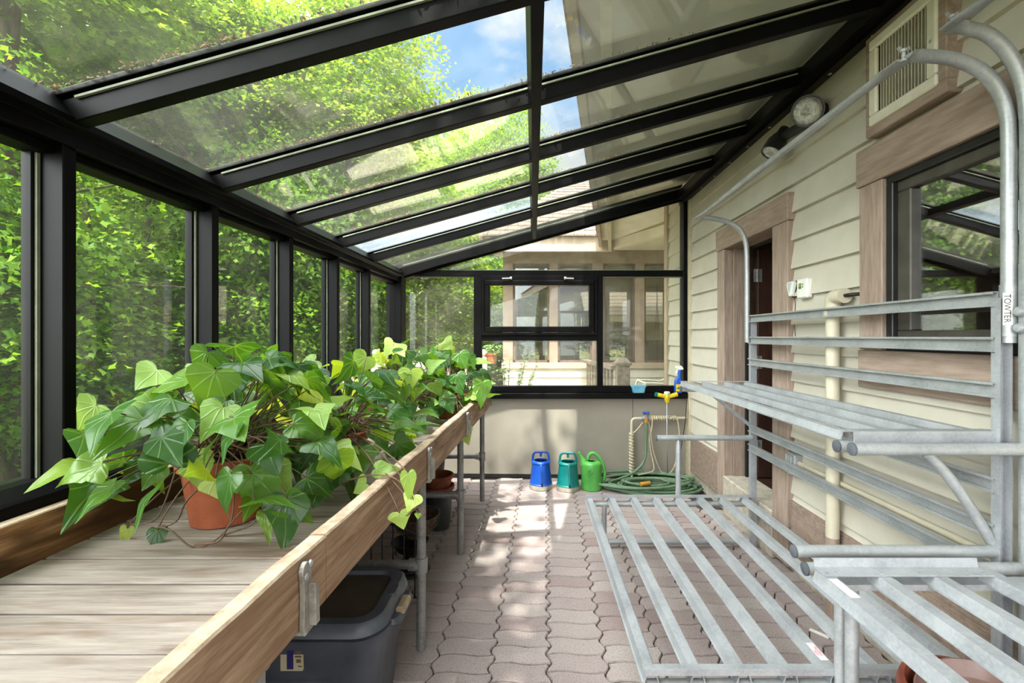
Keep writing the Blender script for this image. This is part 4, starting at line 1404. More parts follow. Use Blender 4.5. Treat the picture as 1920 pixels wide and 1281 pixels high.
def wing_bolt(t, p):
    m = MB().lathe([(.010, -.014), (.010, -.008), (.0055, -.008), (.0055, .016), (.009, .016), (.009, .024), (0, .026)], p, 10)
    m.beam((p[0] - .018, p[1], p[2] + .032), (p[0] - .004, p[1], p[2] + .018), .004, .010)
    m.beam((p[0] + .018, p[1], p[2] + .032), (p[0] + .004, p[1], p[2] + .018), .004, .010)
    m.build('wing_bolt', M['galv'], t)
def text_mesh(body, size, loc, rot, mat, parent, name='lettering'):
    cu = bpy.data.curves.new(name, 'FONT'); cu.body = body; cu.size = size; cu.extrude = .0002
    cu.align_x = 'CENTER'; cu.align_y = 'CENTER'
    o = bpy.data.objects.new(name, cu); COL.objects.link(o)
    o.rotation_euler = rot; o.location = loc
    bpy.context.view_layer.update()
    dg = bpy.context.evaluated_depsgraph_get()
    me = bpy.data.meshes.new_from_object(o.evaluated_get(dg))
    mw = o.matrix_world.copy()
    bpy.data.objects.remove(o)
    mb = MB()
    mb.add([mw @ v.co for v in me.vertices], [tuple(p.vertices) for p in me.polygons])
    bpy.data.meshes.remove(me)
    return mb.build(name, mat, parent)

YA0, YA1 = 1.415, 3.02
def build_rack_far():
    t = empty('shelving_rack', (1.0, 2.2, 0), 'galvanized two shelf rack between the doorway and the near rack', 'rack')
    for y in (YA0, YA1):
        m = MB().sweep([(-.02, -.014), (.02, -.014), (.02, .014), (.017, .014), (.017, -.011), (-.017, -.011), (-.017, .014), (-.02, .014)], (XU, y, 0), (XU, y, 1.52), up=(0, 1 if y > 2 else -1, 0))
        m.build('upright', M['galv'], t)
    for z in (1.517, 1.375, 1.232, .935, .79, .662):
        r = MB().sweep(rail_prof(), (XU - .03, YA0 + .0, z), (XU - .03, YA1 + .01, z))
        r.build('rail', M['galv_rail'], t)
    # upper shelf
    z = 1.098
    for x in (1.0, 1.14, 1.285, 1.42):
        MB().sweep(slat_prof(), (x, YA0 + .03, z), (x, YA1 + .005, z)).build('shelf_slat', M['galv'], t)
    for y, lbl in ((YA1 + .01, 0), (YA0 + .035, 1)):
        MB().prism([(y - .018, z), (y + .018, z), (y + .018, z + .003), (y - .0145, z + .003), (y - .0145, z + .003), (y - .018, z + .003)], 'x', .985, 1.455).build('crossbar', M['galv'], t)
    MB().prism([(YA0 - .002, z - .032), (YA0 + .001, z - .032), (YA0 + .001, z + .003), (YA0 + .03, z + .003), (YA0 + .03, z + .006), (YA0 - .002, z + .006)], 'x', 1.0, 1.455).build('crossbar', M['galv'], t)
    pipe_arm(t, .975, 1.45, YA1 - .02, z - .047, .018)
    pipe_arm(t, .963, 1.45, YA0 + .025, z - .047, .018)
    MB().beam((1.16, YA1 - .02, z - .065), (1.45, YA1 - .01, .80), .022, .008, up=(0, 1, 0)).build('brace', M['galv'], t)
    MB().tube(spline([(1.22, YA0 + .02, z - .058), (1.26, YA0 + .02, z - .082), (1.34, YA0 + .018, .92), (1.45, YA0 + .015, .745)], 6), [.012] * 4 + [.016] * 15, 12).build('brace', M['galv_rail'], t, smooth='auto')
    # bottom shelf
    z = .335
    for k in range(8):
        x = .372 + .1465 * k
        MB().sweep(slat_prof(.046), (x, YA0 + .012, z), (x, YA1, z)).build('shelf_slat', M['galv'], t)
    for y in (YA1 - .006, YA0 + .03):
        MB().prism([(y - .024, z + .0005), (y + .024, z + .0005), (y + .024, z + .004), (y - .0205, z + .004), (y - .0205, z + .02), (y - .024, z + .02)], 'x', .35, 1.445).build('crossbar', M['galv'], t)
    for y in (YA0 + .03, YA1 - .012):
        MB().tube([(.36, y, z - .046), (1.44, y, z - .046)], .018, 16).build('arm', M['galv_rail'], t, smooth='auto')
        MB().tube([(.47, y, .02), (.47, y, z - .05)], .017, 14).build('leg', M['galv_rail'], t, smooth='auto')
        MB().tube([(.47, y, .038), (1.43, y, .038)], .018, 14).build('floor_bar', M['galv_rail'], t, smooth='auto')
        MB().lathe([(.02, 0), (.02, .022), (.017, .024)], (.47, y, 0), 14).build('foot', M['cap'], t, smooth='auto')
    # bare middle arms on short legs
    for y in (YA1 - .012, YA0 + .005):
        pipe_arm(t, .815, 1.45, y, .727)
        l = MB().tube([(.962, y, z + (.004 if y > 2 else -.30)), (.962, y, .69), (.962, y, .715)], [.0175, .0175, .011], 16)
        l.build('leg', M['galv_rail'], t, smooth='auto')
    # crooked hanger arms and the long rod
    far = [(1.425, YA1, 1.36), (1.425, YA1, 1.6), (1.424, YA1, 1.9), (1.415, YA1, 2.03), (1.375, YA1, 2.115), (1.30, YA1, 2.16), (1.20, YA1, 2.185), (1.13, YA1, 2.19), (1.095, YA1, 2.19)]
    near = [(1.474, YA0 - .01, 1.38), (1.474, YA0 - .01, 1.7), (1.474, YA0 - .01, 2.0), (1.468, YA0 - .01, 2.09), (1.44, YA0 - .01, 2.165), (1.385, YA0 - .01, 2.225), (1.30, YA0 - .01, 2.26), (1.19, YA0 - .01, 2.27), (1.15, YA0 - .01, 2.262)]
    flat_end_bar(t, spline(far, 3), .0165, 'hanger_arm', flat_last=True)
    na = flat_end_bar(t, spline(near, 3), .0195, 'hanger_arm', flat_last=True)
    sl = MB().tube([(1.474, YA0 - .01, 1.40), (1.474, YA0 - .01, 1.56)], .0225, 20).build('sleeve', M['galv_rail'], t, smooth='auto')
    stc = MB()
    # paper sticker bent round the sleeve
    n = 8; vs = []
    for i in range(n + 1):
        a = PI + .15 + .95 * i / n
        for zz in (1.435, 1.535): vs.append((1.474 + .0229 * math.cos(a), YA0 - .01 + .0229 * math.sin(a), zz))
    for i in range(n + 1):
        a = PI + .15 + .95 * i / n
        for zz in (1.435, 1.535): vs.append((1.474 + .0222 * math.cos(a), YA0 - .01 + .0222 * math.sin(a), zz))
    o = 2 * (n + 1)
    fs = [(2 * i, 2 * i + 2, 2 * i + 3, 2 * i + 1) for i in range(n)] + [(o + 2 * i, o + 2 * i + 1, o + 2 * i + 3, o + 2 * i + 2) for i in range(n)]
    so = stc.add(vs, fs).build('sticker', simple('white sticker', srgb(226, 224, 214), None, .5), sl, smooth=True)
    a = PI + .60
    px, py = 1.474 + .0233 * math.cos(a), YA0 - .01 + .0233 * math.sin(a)
    rz = a + PI / 2
    rot = (Matrix.Rotation(rz, 4, 'Z') @ Matrix.Rotation(PI / 2, 4, 'X') @ Matrix.Rotation(-PI / 2, 4, 'Z')).to_euler()
    text_mesh('TOWTER', .021, (px, py, 1.486), rot, M['ink'], sl)
    rod = [(1.095, YA1 + .02, 2.186), (1.097, YA1 - .03, 2.188), (1.10, YA1 - .10, 2.192), (1.12, 2.3, 2.225), (1.146, YA0 + .12, 2.255), (1.150, YA0 + .05, 2.258), (1.152, YA0 - .005, 2.258)]
    flat_end_bar(t, rod, .0165, 'hanging_rod', True, True)
    wing_bolt(t, (1.152, YA0 - .005, 2.268))
    MB().lathe([(.009, 0), (.008, .008), (0, .01)], (1.096, YA1 + .01, 2.192), 8).build('wing_bolt', M['galv'], t)
    # red stamped sticker on a bottom slat
    x5 = .372 + .1465 * 5
    st = MB().box(1.006, 1.030, 1.52, 1.62, .3352, .3356); 
    x = .372 + .1465 * 4
    st = MB().box(x - .013, x + .013, 1.49, 1.575, .3352, .3357)
    s2 = st.build('sticker', simple('pinkish sticker', srgb(216, 204, 206), None, .6), t)
    text_mesh('PLEASE', .014, (x + .005, 1.532, .336), (0, 0, -PI / 2), M['redink'], s2)
    text_mesh('TEST', .012, (x - .007, 1.525, .336), (0, 0, -PI / 2), M['redink'], s2)
build_rack_far()

YB1 = 1.362
def build_rack_near():
    t = empty('shelving_rack', (1.15, .6, 0), 'nearer galvanized rack with a waist high slatted shelf', 'rack')
    MB().tube([(1.487, YB1, 0), (1.487, YB1, 1.62)], .021, 18).build('upright', M['galv_rail'], t, smooth='auto')
    MB().tube([(1.487, -.25, 0), (1.487, -.25, 1.62)], .021, 18).build('upright', M['galv_rail'], t, smooth='auto')
    for zz in (1.475, 1.425):
        MB().lathe([(.012, -.018), (.016, -.01), (.016, .004), (.010, .012), (0, .013)], (1.462, YB1, zz), 12, ax=(-1, -.2, 0)).build('clamp_bolt', M['galv'], t, smooth='auto')
    pipe_arm(t, .955, 1.47, YB1 - .003, 1.062)
    pipe_arm(t, .818, 1.47, YB1 + .004, .700)
    l = MB().tube([(.958, YB1 + .002, .024), (.958, YB1 + .002, .69)], .0185, 16); l.build('leg', M['galv_rail'], t, smooth='auto')
    MB().lathe([(.022, 0), (.022, .022), (.018, .024)], (.958, YB1 + .002, 0), 14).build('foot', M['cap'], t, smooth='auto')
    pipe_arm(t, .818, 1.47, -.25, .700)
    MB().tube([(.958, -.25, .024), (.958, -.25, .69)], .0185, 16).build('leg', M['galv_rail'], t, smooth='auto')
    MB().lathe([(.022, 0), (.022, .022), (.018, .024)], (.958, -.25, 0), 14).build('foot', M['cap'], t, smooth='auto')
    z = .722
    for x in (.836, .992, 1.15, 1.318, 1.455):
        MB().sweep(slat_prof(.048, .030), (x, -.28, z), (x, YB1 - .045, z)).build('shelf_slat', M['galv'], t)
    # folded steel angle over the slat ends
    MB().prism([(YB1 - .085, z + .001), (YB1 - .035, z + .001), (YB1 - .03, z + .028), (YB1 - .033, z + .028), (YB1 - .038, z + .004), (YB1 - .085, z + .004)], 'x', .822, 1.30).build('angle_bar', M['galv'], t)
    MB().prism([(YB1 - .075, z - .045), (YB1 - .072, z - .045), (YB1 - .072, z - .031), (YB1 - .03, z - .031), (YB1 - .03, z - .028), (YB1 - .075, z - .028)], 'x', .85, 1.46).build('angle_bar', M['galv'], t)
    for x in (.836, .86, .992, 1.10, 1.15, 1.28): MB().lathe([(.004, 0), (.0035, .002), (0, .0025)], (x, YB1 - .072, z + .004), 8).build('rivet', M['pipe'], t)
    st = MB().box(.824, .848, 1.175, 1.265, z + .0003, z + .0008).build('sticker', simple('faded sticker', srgb(222, 216, 218), None, .6), t)
    arm = [(1.487, YB1, 1.6), (1.487, YB1, 1.9), (1.485, YB1, 2.06), (1.47, YB1, 2.16), (1.43, YB1, 2.245), (1.37, YB1, 2.305), (1.31, YB1, 2.325), (1.265, YB1, 2.33)]
    flat_end_bar(t, spline(arm, 3), .019, 'hanger_arm', flat_last=True)
    rod = [(1.262, YB1 + .02, 2.335), (1.262, YB1 - .04, 2.337), (1.262, YB1 - .1, 2.338), (1.26, .6, 2.34), (1.26, -.1, 2.34), (1.26, -.2, 2.34), (1.26, -.25, 2.34)]
    flat_end_bar(t, rod, .0165, 'hanging_rod', True, True)
    wing_bolt(t, (1.264, YB1 + .006, 2.345))
    arm2 = [(p[0], -.25, p[2]) for p in arm]
    flat_end_bar(t, spline(arm2, 3), .019, 'hanger_arm', flat_last=True)
    for z in (1.517, 1.375, 1.232, .79):
        MB().sweep(rail_prof(), (XU - .005, -.25, z), (XU - .005, YB1 - .03, z)).build('rail', M['galv_rail'], t)
build_rack_near()

def build_near_pots():
    c = Vector((1.12, 1.12, 0))
    t = empty('tall_pot', c, 'tall brown glazed pot on the pavers beneath the near rack shelf', 'pot')
    MB().lathe([(.105, 0), (.11, .005), (.150, .44), (.168, .455), (.176, .475), (.170, .495), (.158, .497), (.148, .46), (.10, .02), (0, .015)], c, 40).build('body', M['dkterra'], t, smooth='auto')
    s = empty('plastic_saucer', c + Vector((.03, -.02, .42)), 'cloudy brown plastic saucer leaning inside the tall brown pot', 'saucer')
    MB().lathe([(.0, 0), (.105, 0), (.12, .004), (.138, .045), (.134, .045), (.116, .008), (0, .006)], c + Vector((.0, -.005, .455)), 32, ax=(-.25, -.1, 1)).build('dish', M['dullplastic'], s, smooth='auto')
    o = MB().beam((.997 + .32, 2.16, .004), (1.05 + .32, 2.10, .004), .018, .004).build('plant_label', M['white'])
    tag(o, 'white plastic plant label lying on the pavers under the rack', 'label')
build_near_pots()

# =====================================================================
# AGAINST THE END WALL
# =====================================================================
def watering_can(name_mat, x, y, label, s=1.0):
    c = Vector((x, y, 0))
    t = empty('watering_can', c, label, 'watering can')
    H = .255
    MB().lathe([(.103, 0), (.108, .004), (.106, .040), (.100, .042)], c, 40).build('base_ring', M['greybase'], t, smooth='auto')
    b = MB().lathe([(.100, .040), (.106, .043), (.106, .050), (.101, .055), (.083, H - .025), (.088, H - .02), (.087, H - .012), (.080, H - .004), (.066, H), (.062, H), (.062, H - .012), (.078, H - .03), (.092, .06), (0, .055)], c, 40)
    b.build('body', M[name_mat], t, smooth='auto')
    hp = [(x - .080, y + .0, H - .02), (x - .076, y, H + .01), (x - .070, y, H + .05), (x - .056, y, H + .070), (x - .03, y, H + .074), (x + .03, y, H + .074), (x + .056, y, H + .070), (x + .070, y, H + .05), (x + .076, y, H + .01), (x + .080, y, H - .02)]
    MB().tube(spline(hp, 4), .0105, 10).build('top_handle', M[name_mat], t, smooth=True)
    MB().cbox(x - .012, x + .012, y - .004, y + .012, H + .03, H + .075, .004).build('handle_lug', M[name_mat], t)
    fh = [(x, y - .084, H - .018), (x, y - .098, H - .03), (x + .003, y - .108, H - .06), (x + .004, y - .110, .16), (x + .005, y - .110, .09), (x + .006, y - .104, .065)]
    MB().tube(spline(fh, 4), .0095, 10).build('spout', M[name_mat], t, smooth=True)
    k = MB().lathe([(.010, 0), (.010, .012), (.006, .016), (0, .017)], (x + .008, y - .103, .062), 12, ax=(0, -1, 0))
    k.build('spout_plug', M['void'], t, smooth='auto')
    return t
watering_can('blue', .070, 4.20, 'blue plastic watering can with grey base by the end wall')
watering_can('teal', .318, 4.16, 'teal plastic watering can between the blue and green ones')

def build_green_can():
    c = Vector((.535, 4.17, 0))
    t = empty('watering_can', c, 'bright green watering can with embossed leaves beside the hose', 'watering can')
    prof = [(.090, 0), (.096, .006), (.097, .03), (.094, .045), (.097, .055), (.094, .07), (.0935, .19), (.092, .225), (.088, .24), (.078, .25), (.060, .255), (.040, .257), (.036, .254), (.040, .245), (.07, .235), (.085, .2), (.085, .02), (0, .015)]
    MB().lathe(prof, c, 40).build('body', M['green'], t, smooth='auto')
    sp = [c + Vector(p) for p in ((-.06, 0, .215), (-.075, 0, .255), (-.09, 0, .285), (-.105, 0, .315), (-.115, 0, .335))]
    MB().tube(spline(sp, 4), [.045, .043, .04, .036, .032, .029, .026, .023, .021, .019, .017, .016, .015, .0145, .014, .014, .014], 14).build('spout', M['green'], t, smooth=True)
    hp = [c + Vector(p) for p in ((-.032, 0, .262), (-.028, 0, .295), (-.005, 0, .322), (.03, 0, .322), (.07, 0, .288), (.105, 0, .225), (.122, 0, .15), (.118, 0, .09), (.09, 0, .062))]
    MB().tube(spline(hp, 4), .0155, 12).build('handle', M['green'], t, smooth=True)
    e = MB()
    def on(u, z, out=.002):
        a = -PI / 2 + u / .095 - .35
        return c + Vector(((.0945 + out) * math.cos(a), (.0945 + out) * math.sin(a), z))
    e.tube(spline([on(.0, .085), on(.005, .13), on(-.002, .175)], 5), .002, 6)
    for u0, z0, u1, z1 in ((.0, .10, .04, .135), (.003, .12, -.03, .155), (.004, .135, .035, .185), (0, .15, -.022, .195), (-.002, .165, .008, .205), (.0, .09, -.03, .11)):
        um, zm = (u0 + u1) / 2, (z0 + z1) / 2
        e.tube(spline([on(u0, z0), on(um + .006, zm + .004, .003), on(u1, z1), on(um - .006, zm - .004, .003)], 4, closed=True), .0016, 6, closed=True)
    e.build('embossed_leaves', M['green'], t, smooth=True)
build_green_can()

def build_hose():
    rng = random.Random(5)
    c = Vector((1.07, 4.19, 0))
    t = empty('garden_hose', c, 'coiled green garden hose on the pavers in the corner', 'hose')
    pts = []
    turns = 9
    for i in range(turns * 20):
        a = 2 * PI * i / 20
        k = i // 20
        r = .30 + .13 * math.sin(k * 2.4 + .6) + .035 * math.sin(a * .53 + k)
        rx, ry = (r + .03) * 1.0, r * .56
        z = .014 + (k % 4) * .018 + .007 * math.sin(a * 2 + k)
        pts.append((c.x + .05 * math.sin(k * 1.7) + rx * math.cos(a), c.y + .03 * math.cos(k * 2.1) + ry * math.sin(a), z))
    m = MB().tube(spline(pts, 2), .0125, 9)
    m.build('coil', M['hose'], t, smooth=True)
    feed = [(1.095, 4.40, .585), (1.095, 4.40, .50), (1.095, 4.40, .36), (1.085, 4.39, .24), (1.05, 4.38, .16), (.96, 4.36, .09), (.84, 4.32, .05), (.74, 4.25, .045), (.70, 4.16, .05), (.75, 4.07, .06)]
    MB().tube(spline(feed, 5), .0125, 10).build('feed_length', M['hose'], t, smooth=True)
    MB().tube([(.955, 4.03, .085), (1.04, 4.05, .09)], .0185, 14).build('coupling', M['brass'], t, smooth='auto')
    MB().tube([(1.095, 4.40, .565), (1.095, 4.40, .61)], .0165, 12).build('tap_connector', M['brass'], t, smooth='auto')
build_hose()

def build_tap():
    t = empty('tap_pipe', (.97, 4.45, 0), 'cream plastic tap pipe bent along the end wall with a blue handled valve', 'pipe')
    p = [(.965, 4.45, .0), (.965, 4.45, .56)] + arc((1.0, 4.45, .56), .035, PI, PI / 2, 6, 'xz')[1:] + [(1.20, 4.45, .597), (1.50, 4.45, .60)]
    MB().tube(p, .0135, 14).build('pipe', M['pvc'], t, smooth='auto')
    v = MB().tube([(1.10, 4.45, .598), (1.10, 4.425, .602), (1.098, 4.40, .60), (1.096, 4.398, .575)], .015, 12)
    v.tube([(1.06, 4.45, .597), (1.14, 4.45, .597)], .020, 14)
    v.tube([(1.10, 4.425, .60), (1.10, 4.42, .645)], .010, 10)
    v.build('valve', M['galv'], t, smooth='auto')
    k = MB()
    for i in range(4):
        a = PI / 4 + i * PI / 2
        k.tube([(1.10, 4.42, .652), (1.10 + .032 * math.cos(a), 4.42 + .032 * math.sin(a), .655)], [.008, .012], 10)
    k.build('tap_handle', M['blue'], t, smooth=True)
    # cord wound round the pipe
    c = empty('cord', (1.2, 4.45, .3), 'beige cord wound round the tap pipe and hanging in loops', 'cord')
    pts = []
    for i in range(120):
        x = 1.13 + .27 * i / 119; a = i * .62
        pts.append((x, 4.45 + .0215 * math.cos(a), .598 + .0215 * math.sin(a)))
    MB().tube(pts, .0065, 6).build('winding', M['cord'], c, smooth=True)
    pts = []
    for i in range(150):
        z = .46 - .40 * i / 149; a = i * .55
        pts.append((.965 + .0215 * math.cos(a), 4.45 + .0215 * math.sin(a), z))
    MB().tube(pts, .0065, 6).build('winding', M['cord'], c, smooth=True)
    lp = [(1.165, 4.425, .615), (1.155, 4.42, .50), (1.13, 4.41, .40), (1.145, 4.41, .27), (1.17, 4.40, .14), (1.155, 4.40, .09), (1.06, 4.41, .06), (1.02, 4.42, .05)]
    MB().tube(spline(lp, 5), .007, 7).build('loop', M['cord'], c, smooth=True)
    lp = [(1.10, 4.43, .60), (1.14, 4.42, .50), (1.165, 4.42, .30), (1.24, 4.42, .09), (1.31, 4.42, .06), (1.37, 4.42, .12), (1.41, 4.42, .28), (1.425, 4.425, .45), (1.405, 4.425, .612)]
    MB().tube(spline(lp, 5), .006, 7).build('loop', M['cord'], c, smooth=True)
    lp = [(1.07, 4.425, .56), (1.02, 4.42, .50), (.975, 4.425, .455)]
    MB().tube(spline(lp, 5), .006, 7).build('loop', M['cord'], c, smooth=True)
    # sprinkler on a spike
    s = empty('sprinkler', (1.30, 4.42, .05), 'yellow sprinkler head on a thin metal spike leaning on the sill', 'sprinkler')
    MB().tube([(1.305, 4.415, .07), (1.300, 4.415, .77)], .006, 8).build('spike', M['galv'], s, smooth=True)
    h = MB().tube([(1.20, 4.41, .835), (1.255, 4.41, .822), (1.30, 4.41, .815), (1.345, 4.41, .822), (1.40, 4.41, .838)], [.021, .020, .026, .020, .022], 14)
    h.lathe([(.010, -.055), (.022, -.035), (.028, -.01), (.030, .02), (.022, .035)], (1.30, 4.41, .805), 18)
    h.build('head', M['yellow'], s, smooth='auto')
    MB().lathe([(.026, .03), (.028, .034), (.028, .052), (.022, .055), (0, .056)], (1.30, 4.41, .808), 18).build('top_cap', M['white'], s, smooth='auto')
    MB().tube([(1.185, 4.41, .838), (1.205, 4.41, .834)], .022, 14).build('end_plug', M['teal'], s, smooth='auto')
    d = MB()
    for x in (1.245, 1.385): d.lathe([(.004, 0), (0, .002)], (x, 4.389, .825), 8, ax=(0, -1, 0))
    d.build('nozzle', M['ink'], s)
    # thin cable by the corner
    w = MB().tube(spline([(1.495, 4.42, .80), (1.48, 4.41, .60), (1.44, 4.40, .35), (1.40, 4.39, .12), (1.385, 4.37, .01)], 5), .004, 6).build('thin_cable', M['ink'], None, smooth=True)
    tag(w, 'thin dark cable hanging down the corner from the sill', 'cable')
    # tub on the sill
    b = empty('plastic_tub', (1.035, 4.475, .845), 'small clear blue plastic tub on the end wall sill', 'tub')
    x, y = 1.035, 4.463
    m = MB(); loft(m, [rrect(x, y, .105, .05, .015, .846), rrect(x, y, .115, .056, .018, .85), rrect(x, y, .135, .064, .02, .905), rrect(x, y, .128, .057, .018, .905), rrect(x, y, .10, .045, .012, .852)])
    m.build('bowl', M['tub'], b, smooth='auto')
    m = MB(); loft(m, [rrect(x, y, .15, .072, .022, .904), rrect(x, y, .152, .074, .022, .918), rrect(x, y, .138, .066, .02, .918), rrect(x, y, .136, .064, .02, .905)])
    m.build('rim', M['tub'], b, smooth='auto')
    m = MB()
    for i in range(5): m.lathe([(0, -.012), (.016, -.008), (.02, .004), (.014, .014), (0, .018)], (x - .045 + .022 * i, y - .012, .865 + .003 * (i % 2)), 10, sy=.6)
    m.build('contents', M['tubblue'], b, smooth=True)
    # spray bottle
    s = empty('spray_bottle', (1.44, 4.47, .845), 'blue spray bottle with white trigger and yellow label on the sill', 'bottle')
    x, y = 1.425, 4.462
    m = MB(); loft(m, [rrect(x, y, .07, .05, .018, .846), rrect(x, y, .075, .055, .02, .855), rrect(x, y, .075, .055, .02, .95), rrect(x, y, .07, .05, .02, .975), rrect(x + .012, y, .036, .036, .016, 1.0), rrect(x + .015, y, .03, .03, .014, 1.07)])
    m.build('bottle_body', M['blue'], s, smooth='auto')
    l = MB().cbox(x - .030, x + .012, y - .030, y - .027, .862, .932, .001)
    lo = l.build('label', M['yellow'], s)
    g = MB()
    g.box(x - .026, x - .012, y - .0306, y - .0296, .88, .90); 
    g.build('label_mark', simple('leaf green print', srgb(120, 170, 60), None, .5), lo)
    g2 = MB().lathe([(.009, 0), (.006, .0008), (0, .001)], (x - .006, y - .030, .895), 12, ax=(0, -1, 0)); g2.build('label_mark', M['purple'], lo)
    h = MB(); h.prism([(x - .028, 1.092), (x - .004, 1.072), (x + .03, 1.072), (x + .055, 1.078), (x + .03, 1.112), (x - .02, 1.108)], 'y', y - .014, y + .014)
    h.prism([(x - .01, 1.075), (x + .0, 1.075), (x - .02, 1.03), (x - .028, 1.035)], 'y', y - .008, y + .008)
    h.build('trigger', M['white'], s, bevel=.003)
    w = MB(); loft(w, [rrect(x - .045, y + .01, .045, .03, .012, .95), rrect(x - .045, y + .01, .05, .035, .014, 1.0), rrect(x - .05, y + .01, .05, .03, .012, 1.06)])
build_tap()

# =====================================================================
# OUTSIDE: GROUND, HOUSE, DECK
# =====================================================================
def build_ground():
    rng = np.random.default_rng(2)
    n = 90
    xs = np.linspace(-46, 30, n); ys = np.linspace(-14, 62, n)
    vs = []
    for y in ys:
        for x in xs:
            d = max(0.0, math.hypot(max(0, -1.5 - x), max(0, y - 9)) - 2)
            vs.append((x, y, -.14 + .10 * math.sin(x * .5) * math.sin(y * .4) * min(1, d * .3) - .02 * d * (1 if d < 12 else 12 / d)))
    fs = [(j * n + i, j * n + i + 1, (j + 1) * n + i + 1, (j + 1) * n + i) for j in range(n - 1) for i in range(n - 1)]
    o = MB().add(vs, fs).build('ground', M['forest_floor'], smooth=True)
    o['kind'] = 'structure'
build_ground()

EX0, EXS = .204, .172                           # the eave edge in plan
def xe(y): return EX0 + EXS * (y - 2.05)
def build_house_eave():
    t = empty('house_eave', (1.8, 3, 2.92), 'house eave with cream soffit and taupe fascia over the glass roof', 'eave')
    m = MB().prism([(xe(-1.6), -1.6), (6.2, -1.6), (6.2, 7.98), (xe(7.98), 7.98)], 'z', 2.92, 2.945)
    m.build('soffit', M['soffit'], t)
    f = MB()
    f.prism([(xe(-1.6) - .045, -1.6), (xe(-1.6), -1.6), (xe(7.1), 7.1), (xe(7.1) - .045, 7.1)], 'z', 2.80, 3.04)
    f.build('fascia', M['beigewall'], t)
    f = MB()
    f.prism([(xe(-1.6) + .10, -1.6), (xe(-1.6) + .15, -1.6), (xe(7.2) + .15, 7.2), (xe(7.2) + .10, 7.2)], 'z', 2.74, 2.93)
    f.build('frieze', M['cream_trim'], t)
    r = MB()
    n = 12
    for i in range(n):
        u0, u1 = i * .32, (i + 1) * .32 + .05
        a0, a1 = xe(-1.6) - .09 + u0, xe(7.2) - .09 + u0
        b0, b1 = xe(-1.6) - .09 + u1, xe(7.2) - .09 + u1
        z0, z1 = 3.04 + u0 * .42 + .02, 3.04 + u1 * .42
        r.add([(a0, -1.6, z0 - .02), (a1, 7.2, z0 - .02), (b1, 7.2, z1 - .02), (b0, -1.6, z1 - .02), (a0, -1.6, z0), (a1, 7.2, z0), (b1, 7.2, z1), (b0, -1.6, z1)],
              [(0, 3, 2, 1), (4, 5, 6, 7), (0, 1, 5, 4), (1, 2, 6, 5), (2, 3, 7, 6), (3, 0, 4, 7)])
    r.build('shingles', M['shingle'], t)
    b = MB().beam((1.95, 5.5, 2.80), (1.30, 7.2, 2.86), .10, .12)
    b.build('knee_beam', M['soffit'], t)
    # wall of the house beyond the glass
    w = MB()
    z = .14
    while z < 2.9:
        w.prism([(1.535, z), (1.552, z + EXPO), (1.6, z + EXPO), (1.6, z)], 'y', 4.63, 5.16)
        z += EXPO
    w.box(1.58, 1.75, 4.62, 5.24, 0, 2.92)
    w.build('siding', M['siding'], t)
    MB().cbox(1.515, 1.60, 5.16, 5.26, -.1, 2.9, .004).build('corner_board', M['beigewall'], t)
    MB().box(1.6, 6.0, 5.15, 5.25, -.1, 2.92).build('return_wall', M['siding'], t)
build_house_eave()

